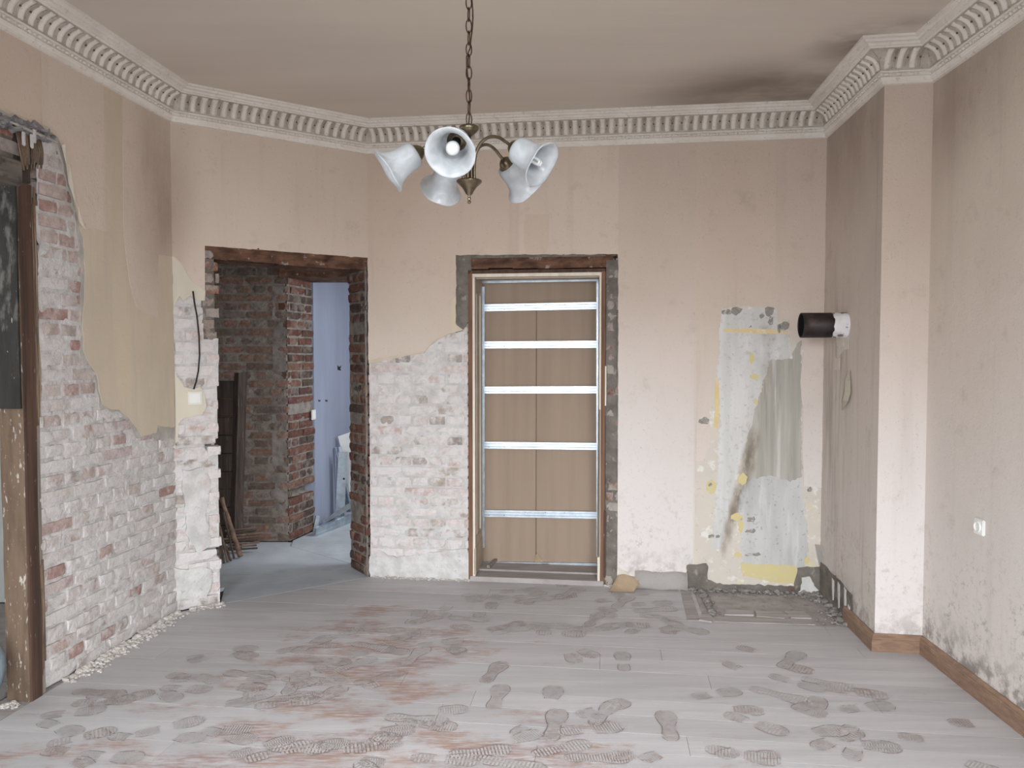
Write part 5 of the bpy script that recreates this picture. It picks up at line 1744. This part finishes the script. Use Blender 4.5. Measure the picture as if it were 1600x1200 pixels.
# chain of oval links up to the ceiling, with the flex threaded through it
zc = zat(212) + 0.034
link_h = 0.036
bm = bmesh.new()
pts = []
for i in range(16):
    th = 2 * math.pi * i / 16
    pts.append(Vector((0.0085 * math.cos(th), 0, link_h / 2 * 1.15 * math.sin(th))))
add_tube(bm, pts, 0.0019, 6, closed=True)
LINKME = bpy.data.meshes.new('chain_link')
for f in bm.faces:
    f.smooth = True
bm.to_mesh(LINKME)
bm.free()
LINKME.materials.append(BRONZE_D)
z = zc + link_h / 2 - 0.004
i = 0
while z < ZC - 0.03:
    o = bpy.data.objects.new('chain_link', LINKME)
    COL.objects.link(o)
    o.matrix_world = Matrix.Translation((HX, HY, z)) @ Matrix.Rotation(math.radians(20 + 90 * (i % 2)), 4, 'Z')
    mw = o.matrix_world.copy()
    childfix(o, ch)
    z += link_h - 0.0015
    i += 1
bm = bmesh.new()
fx = []
n_ = 40
for i in range(n_ + 1):
    zz = zc - 0.005 + (ZC - 0.02 - zc) * i / n_
    sway = 0.005 * math.sin(i * 0.55) + (0.007 if i > 9 else -0.002)
    fx.append((HX + sway, HY + 0.002 * math.cos(i * .9), zz))
add_tube(bm, fx, 0.0024, 6)
cobj('flex', bm, BRONZE_D)
bm = bmesh.new()
add_lathe(bm, [(0.0, -0.05), (0.006, -0.05), (0.008, -0.03), (0.045, -0.012), (0.05, 0.0), (0.0, 0.0)], (HX, HY, ZC), (0, 0, 1), 24)
cobj('ceiling_rose', bm, BRONZE)

# ------------------------------------------------------------------ flue pipe stub
# the pipe leaves the alcove wall and points into the corner niche
sf_, zf_ = WC.px(1322, 508)
fb = WC.P(sf_, zf_, 0.0)
fdir = Vector((WC.n.x, WC.n.y, 0.0)).normalized()
fe = at_depth(1259, 508, fb.y + fdir.y * 0.25)
Lp = 0.265
RP = 0.076
pipe = empty('flue_pipe', fb, 'stub of a sooty black stove pipe sticking out of the alcove wall', 'stove pipe')
bm = bmesh.new()
add_lathe(bm, [(RP, 0.08), (RP, Lp), (RP - 0.003, Lp + 0.001), (RP - 0.004, Lp - 0.004), (RP - 0.004, 0.02)], fb, fdir, 40)
childfix(bm_obj('pipe_end', bm, SOOT, smooth=True), pipe)
bm = bmesh.new()
add_lathe(bm, [(RP + 0.0012, 0.0), (RP + 0.0012, 0.088), (RP, 0.0885)], fb, fdir, 40)
rr = random.Random(2)
for v in bm.verts:
    if (v.co - fb).dot(fdir) > 0.08:
        v.co += fdir * rr.uniform(-0.008, 0.006)
o = bm_obj('painted_collar', bm, PIPEWH, smooth=True)
o['label'] = 'chipped white painted collar'
childfix(o, pipe)
bm = bmesh.new()
add_lathe(bm, [(0.0, 0.03), (RP - 0.0045, 0.03), (RP - 0.0045, Lp - 0.006)], fb, fdir, 40)
childfix(bm_obj('pipe_inside', bm, SOOTIN, smooth=True), pipe)

# ------------------------------------------------------------------ power outlet and switches
so, zo = WR.px(1533, 823)
po = empty('power_outlet', WR.P(so, zo, 0), 'white round-inset power outlet on the soiled right wall', 'power outlet')
bm = bmesh.new()
add_box(bm, (so - 0.038, -0.014, zo - 0.038), (so + 0.038, 0.0, zo + 0.038))
bevel(bm, 0.004, 2)
bmesh.ops.transform(bm, matrix=WR.mtx(), verts=list(bm.verts))
plate = childfix(bm_obj('cover_plate', bm, WHITEPL), po)
bm = bmesh.new()
add_lathe(bm, [(0.026, 0.0135), (0.026, 0.020), (0.0235, 0.021), (0.021, 0.020), (0.0205, 0.008), (0.0, 0.008)], WR.P(so - .002, zo, 0.0), Vector((WR.n.x, WR.n.y, 0)), 32)
bm_obj('socket_well', bm, WHITEPL, plate, smooth=True)
for q in (-1, 1):
    bm = bmesh.new()
    add_lathe(bm, [(0.0028, 0.0081), (0.0028, 0.0088), (0.0, 0.0088)], WR.P(so - .002 + q * 0.0095, zo, 0.0), Vector((WR.n.x, WR.n.y, 0)), 10)
    bm_obj('pin_hole', bm, DARKPL, plate)


def switch(w, x, y, sx, sz, label, name='light_switch', mat=IVORY):
    s, z = w.px(x, y)
    e = empty(name, w.P(s, z, 0.0), label, 'light switch')
    bm = bmesh.new()
    add_box(bm, (s - sx, -0.012, z - sz), (s + sx, 0.0, z + sz))
    bevel(bm, 0.003, 2)
    bmesh.ops.transform(bm, matrix=w.mtx(), verts=list(bm.verts))
    plate = childfix(bm_obj('cover_plate', bm, mat), e)
    bm = bmesh.new()
    add_box(bm, (s - sx * .72, -0.0165, z - sz * .72), (s + sx * .72, -0.011, z + sz * .72))
    bevel(bm, 0.002, 2)
    for v in bm.verts:
        if v.co.y < -0.013 and v.co.z > z:
            v.co.y += 0.002
    bmesh.ops.transform(bm, matrix=w.mtx(), verts=list(bm.verts))
    bm_obj('rocker', bm, WHITEPL, plate)
    return e


switch(WA, 304, 622, 0.043, 0.041, 'white square light switch on the plaster left of the open doorway')
switch(WBL, 489, 648, 0.045, 0.045, 'small white switch on the lavender wall in the hall')

# ------------------------------------------------------------------ loose cable left of the doorway
bm = bmesh.new()
cp = []
for i, (x, y, t) in enumerate(((301, 455, 0.006), (303, 472, 0.008), (307, 495, 0.012), (310, 525, 0.014), (311, 555, 0.012), (309, 580, 0.010), (306, 596, 0.008), (302, 608, 0.006))):
    s, z = WA.px(x, y)
    cp.append(WA.P(s, z, t + 0.004))
add_tube(bm, cp, 0.0052, 8)
cab = bm_obj('electric_cable', bm, CABLE, smooth=True)
tag(cab, 'black cable end lying bent on the brick left of the open doorway', 'cable')

# ------------------------------------------------------------------ things in the hall
def pole(name, p, q, r, mat, label, cat, seg=10, rings=9, jit=0.15, group=None, flat=None):
    p, q = Vector(p), Vector(q)
    rr = random.Random(hash(label) % 1000)
    rr = random.Random(len(label))
    bm = bmesh.new()
    pts = [p.lerp(q, i / rings) + Vector((rr.uniform(-1, 1), rr.uniform(-1, 1), 0)) * r * jit for i in range(rings + 1)]
    add_tube(bm, pts, [r * rr.uniform(1 - jit, 1 + jit) for _ in pts], seg)
    o = bm_obj(name, bm, mat, smooth=seg > 6)
    tag(o, label, cat, group)
    return o


# squared old timber against the hall wall
pa_, pb_ = at_depth(369, 868, 6.24), at_depth(377, 583, 6.38)
pa_.z = 0.0
bm = bmesh.new()
add_tube(bm, [pa_.lerp(pb_, i / 8) + Vector((R.uniform(-.004, .004), 0, 0)) for i in range(9)], [0.052 + R.uniform(-.004, .004) for _ in range(9)], 4)
tag(bm_obj('old_timber', bm, OLDWOOD), 'dark squared old timber standing against the hall brick wall', 'timber')
# wide dark boards beside it
crate = empty('plank_screen', (-2.45, 6.32, 0), 'dark horizontal boards leaning stacked at the left of the hall', 'boards')
for k in range(9):
    z0 = 0.0 + k * 0.155
    bm = bmesh.new()
    add_box(bm, (-2.70, 6.39 + R.uniform(-.012, .012), z0), (-2.35 + R.uniform(-.02, .0), 6.425, z0 + 0.148))
    bevel(bm, 0.004)
    childfix(bm_obj('board', bm, OLDWOOD), crate)
sa, sb = at_depth(376, 876, 5.92), at_depth(346, 778, 6.05)
sa.z = 0.012
pole('barked_stick', sa, sb, 0.017, BARK, 'barked brown stick leaning beside the doorway jamb', 'stick', jit=0.2)
for k, (x0, y0, x1, y1) in enumerate(((350, 882, 338, 800), (356, 884, 342, 815), (361, 884, 344, 830), (346, 886, 338, 830), (366, 880, 349, 800))):
    a, b = at_depth(x0, y0, 5.75 + .03 * k), at_depth(x1, y1, 5.9)
    a.z = 0.006 + .001 * k
    o = pole('lath', a, b, 0.009, BARK if k % 2 else OLDWOOD, 'thin split lath standing on end behind the left doorway jamb', 'lath', seg=5, jit=0.1, group='laths behind the doorway jamb')
# thin sticks heaped low
for k in range(8):
    a = Vector((-2.30 + R.uniform(-.02, .02), 6.02, 0.04 + 0.022 * k))
    b = Vector((-2.08 + R.uniform(-.03, .02), 6.12, 0.03 + 0.024 * k))
    pole('lath', a, b, 0.008, BARK if k % 3 else OLDWOOD, 'thin split lath lying flat in the low heap at the foot of the dark boards', 'lath', seg=5, jit=0.1, group='laths lying at the foot of the boards')


def lean_channel(name, pa, pb, wd, dep, face, label, cat='metal stud', groove=True):
    o = channel(name, pa, pb, wd, face, dep, GALV, None, groove)
    return tag(o, label, cat)


# metal studs and board offcut leaning on the blue wall
a, b = at_depth(531, 806, 7.28), at_depth(536, 706, 7.24)
lean_channel('steel_stud', a, b, 0.085, 0.045, (0.25, -1, 0), 'upright steel stud with a punched slot leaning on the lavender wall', groove=False)
bm = bmesh.new()
c_ = at_depth(537.5, 748, 7.24)
add_box(bm, (c_.x - .008, c_.y - .012, c_.z - .008), (c_.x + .008, c_.y - .004, c_.z + .008))
slot = bm_obj('slot', bm, DARKPL)
slot.parent = bpy.data.objects['steel_stud']
a, b = at_depth(531, 716, 7.30), at_depth(525, 698, 7.40)
lean_channel('steel_stud', at_depth(545, 800, 7.39), at_depth(526, 699, 7.39), 0.055, 0.03, (-0.6, -1, 0.2), 'narrow tilted steel stud behind the upright stud')
a, b = at_depth(505, 816, 6.98), at_depth(556, 783, 7.0)
lean_channel('steel_track', a, b, 0.04, 0.03, (0.2, -0.8, 0.6), 'bright steel track lying slanted above the hall floor', 'metal track', False)
a, b = on_floor(494, 832, 0.035), on_floor(560, 806, 0.035)
lean_channel('steel_track', a, b, 0.07, 0.04, (0.4, -1, 0), 'dull steel track lying flat at the foot of the lavender wall', 'metal track', True)
a, b = at_depth(492, 834, 6.82), at_depth(497, 806, 6.86)
a.z = 0.0
lean_channel('steel_offcut', a, b, 0.035, 0.02, (0.6, -1, 0), 'short steel offcut standing on end beside the brick pier', 'metal offcut', False)
pts_ = [at_depth(528, 682, 7.45), at_depth(556, 672, 7.45), at_depth(556, 800, 7.42), at_depth(548, 800, 7.42), at_depth(536, 712, 7.44)]
bm = bmesh.new()
f = bm.faces.new([bm.verts.new(p) for p in pts_])
ex = bmesh.ops.extrude_face_region(bm, geom=[f])
for g in ex['geom']:
    if isinstance(g, bmesh.types.BMVert):
        g.co.y += 0.0125
bmesh.ops.recalc_face_normals(bm, faces=list(bm.faces))
tag(bm_obj('plasterboard_offcut', bm, WHITEPL), 'white plasterboard offcut leaning behind the steel studs', 'board')

# ------------------------------------------------------------------ small loose things
p = on_floor(763, 888, zth)
q = on_floor(776, 876, zth)
bm = bmesh.new()
dv = (q - p)
dv.z = 0
ln = dv.length
add_box(bm, (0, -0.012, 0), (ln, 0.012, 0.022))
bevel(bm, 0.002)
bmesh.ops.transform(bm, matrix=Matrix.Translation(Vector((p.x, p.y, zth + .001))) @ Matrix.Rotation(math.atan2(dv.y, dv.x), 4, 'Z'), verts=list(bm.verts))
tag(bm_obj('wood_offcut', bm, TIMBER_GR), 'small grey wood offcut on the threshold of the boarded doorway', 'wood offcut')


def scrap(name, px, mat, label, cat, curl=0.02, z=0.002):
    pts = [on_floor(*p_) for p_ in px]
    bm = bmesh.new()
    cen = sum((Vector((p_.x, p_.y, 0)) for p_ in pts), Vector()) / len(pts)
    cv = bm.verts.new((cen.x, cen.y, z + curl * 0.4))
    ring = [bm.verts.new((p_.x, p_.y, z + (curl if i % 2 == 0 else 0.0))) for i, p_ in enumerate(pts)]
    for i in range(len(ring)):
        bm.faces.new((cv, ring[i], ring[(i + 1) % len(ring)]))
    bmesh.ops.solidify(bm, geom=list(bm.faces), thickness=0.0012)
    return tag(bm_obj(name, bm, mat), label, cat)


bm = bmesh.new()
rows = []
for q_, (z_, t_) in enumerate(((0.082, 0.006), (0.055, 0.030), (0.026, 0.066), (0.006, 0.105), (0.0035, 0.135))):
    u0_, u1_ = WB.px(966 - 4 * q_, 900)[0], WB.px(1000 - (2 if q_ < 3 else 10), 900)[0]
    rows.append([bm.verts.new(WB.P(u0_ + (u1_ - u0_) * k_ / 5, z_ + 0.007 * math.sin(k_ * 1.3 + q_) * (q_ < 3), t_ + 0.006 * math.sin(k_ * 1.9))) for k_ in range(6)])
for a, b in zip(rows, rows[1:]):
    for q_ in range(5):
        bm.faces.new((a[q_], a[q_ + 1], b[q_ + 1], b[q_]))
bmesh.ops.solidify(bm, geom=list(bm.faces), thickness=0.0012)
tag(bm_obj('paper_scrap', bm, PAPERBACK, smooth=True), 'curled tan scrap of peeled wallpaper on the floor right of the boarded doorway', 'paper scrap')
scrap('plaster_shard', [(846, 891), (853, 889), (860, 891), (852, 892)], CHUNK, 'white plaster shard on the threshold of the boarded doorway', 'plaster shard', 0.006, zth + 0.001)

# grey plastic sack leaning just inside the side room
bm = bmesh.new()
sc_ = WL.P(sp0 - 0.07, 0, -0.20)
bmesh.ops.create_icosphere(bm, subdivisions=3, radius=1.0)
for v in bm.verts:
    h = noise.noise(v.co * 2.6) * 0.25 + noise.noise(v.co * 6) * 0.10
    v.co = Vector((v.co.x * (0.17 + .05 * h), v.co.y * (0.11 + .05 * h), max(-0.2, v.co.z * (0.20 + .08 * h)))) + Vector((sc_.x - 0.02, sc_.y - 0.05, 0.2))
tag(bm_obj('plastic_sack', bm, SACK, smooth=True), 'grey-blue plastic sack standing behind the timber post in the side room', 'sack')

# ------------------------------------------------------------------ rubble along the wall feet


def chunks(name, spots_, n, smin, smax, mat, label, seed, zbase=0.0):
    rr = random.Random(seed)
    bm = bmesh.new()
    for i in range(n):
        a, b, spread, side = spots_[rr.randrange(len(spots_))]
        p = a.lerp(b, rr.random())
        dd = (b - a).normalized()
        nn = Vector((dd.y, -dd.x))
        k = abs(rr.gauss(0, spread)) + 0.004
        s = rr.uniform(smin, smax) * (1.3 if k < spread * .6 else 0.7)
        c = p + nn * k
        r = bmesh.ops.create_icosphere(bm, subdivisions=1, radius=1.0)['verts'] if s > 0.012 else bmesh.ops.create_cube(bm, size=1.6)['verts']
        rot = Matrix.Rotation(rr.uniform(0, 6.3), 4, 'Z') @ Matrix.Rotation(rr.uniform(-.5, .5), 4, 'X')
        for v in r:
            v.co *= rr.uniform(0.75, 1.15)
            v.co = rot @ Vector((v.co.x * s, v.co.y * s * rr.uniform(.7, .8), v.co.z * s * 0.55)) + Vector((c.x, c.y, zbase + s * 0.35))
    o = bm_obj(name, bm, mat)
    return tag(o, label, 'rubble', None, 'stuff')


v2 = lambda w, x, y: Vector((w.P(w.px(x, y)[0], 0).x, w.P(w.px(x, y)[0], 0).y))
Lp0 = WL.P(s_post, 0)
chunks('plaster_rubble', [(Vector((Lp0.x, Lp0.y)) + WL.d * 0.12, P1 - WL.d * 0.02, 0.04, 1)], 520, 0.004, 0.022, CHUNK, 'pale plaster crumbs heaped along the foot of the left brick wall', 3)
aa = WA.P(DA0, 0)
chunks('plaster_rubble', [(P1.lerp(Vector((aa.x, aa.y)), 0.25), Vector((aa.x, aa.y)), 0.03, 1)], 120, 0.004, 0.016, CHUNK, 'plaster crumbs at the foot of the brick jamb left of the open doorway', 4)
chunks('plaster_rubble', [(P2 + WB.d * 0.03, Vector((WB.P(DB0, 0).x, WB.P(DB0, 0).y)), 0.014, 1)], 140, 0.004, 0.014, CHUNK, 'plaster crumbs along the brick between the two doorways', 14)
chunks('plaster_rubble', [(WB.A + WB.d * DB1, WB.A + WB.d * WB.px(972, 800)[0], 0.02, 1), (WB.A + WB.d * s965, WB.A + WB.d * WB.px(1068, 800)[0], 0.015, 1)], 150, 0.003, 0.012, CHUNK, 'fine crumbs on the floor right of the boarded doorway', 5)
chunks('cement_rubble', [(WB.A + WB.d * WB.px(1076, 800)[0], P3, 0.045, 1), (P3, P3.lerp(P4, 0.62), 0.07, 1), (Vector(on_floor(1112, 962)[:2]), Vector(on_floor(1094, 925)[:2]), 0.02, 1)], 360, 0.004, 0.024, CHUNK_G, 'grey cement rubble along the corner of the stove place', 6)
chunks('plaster_rubble', [(Vector(on_floor(0, 1105)[:2]), Vector(on_floor(22, 1097)[:2]), 0.02, 1)], 90, 0.003, 0.012, CHUNK, 'white plaster crumbs at the foot of the timber post', 8)
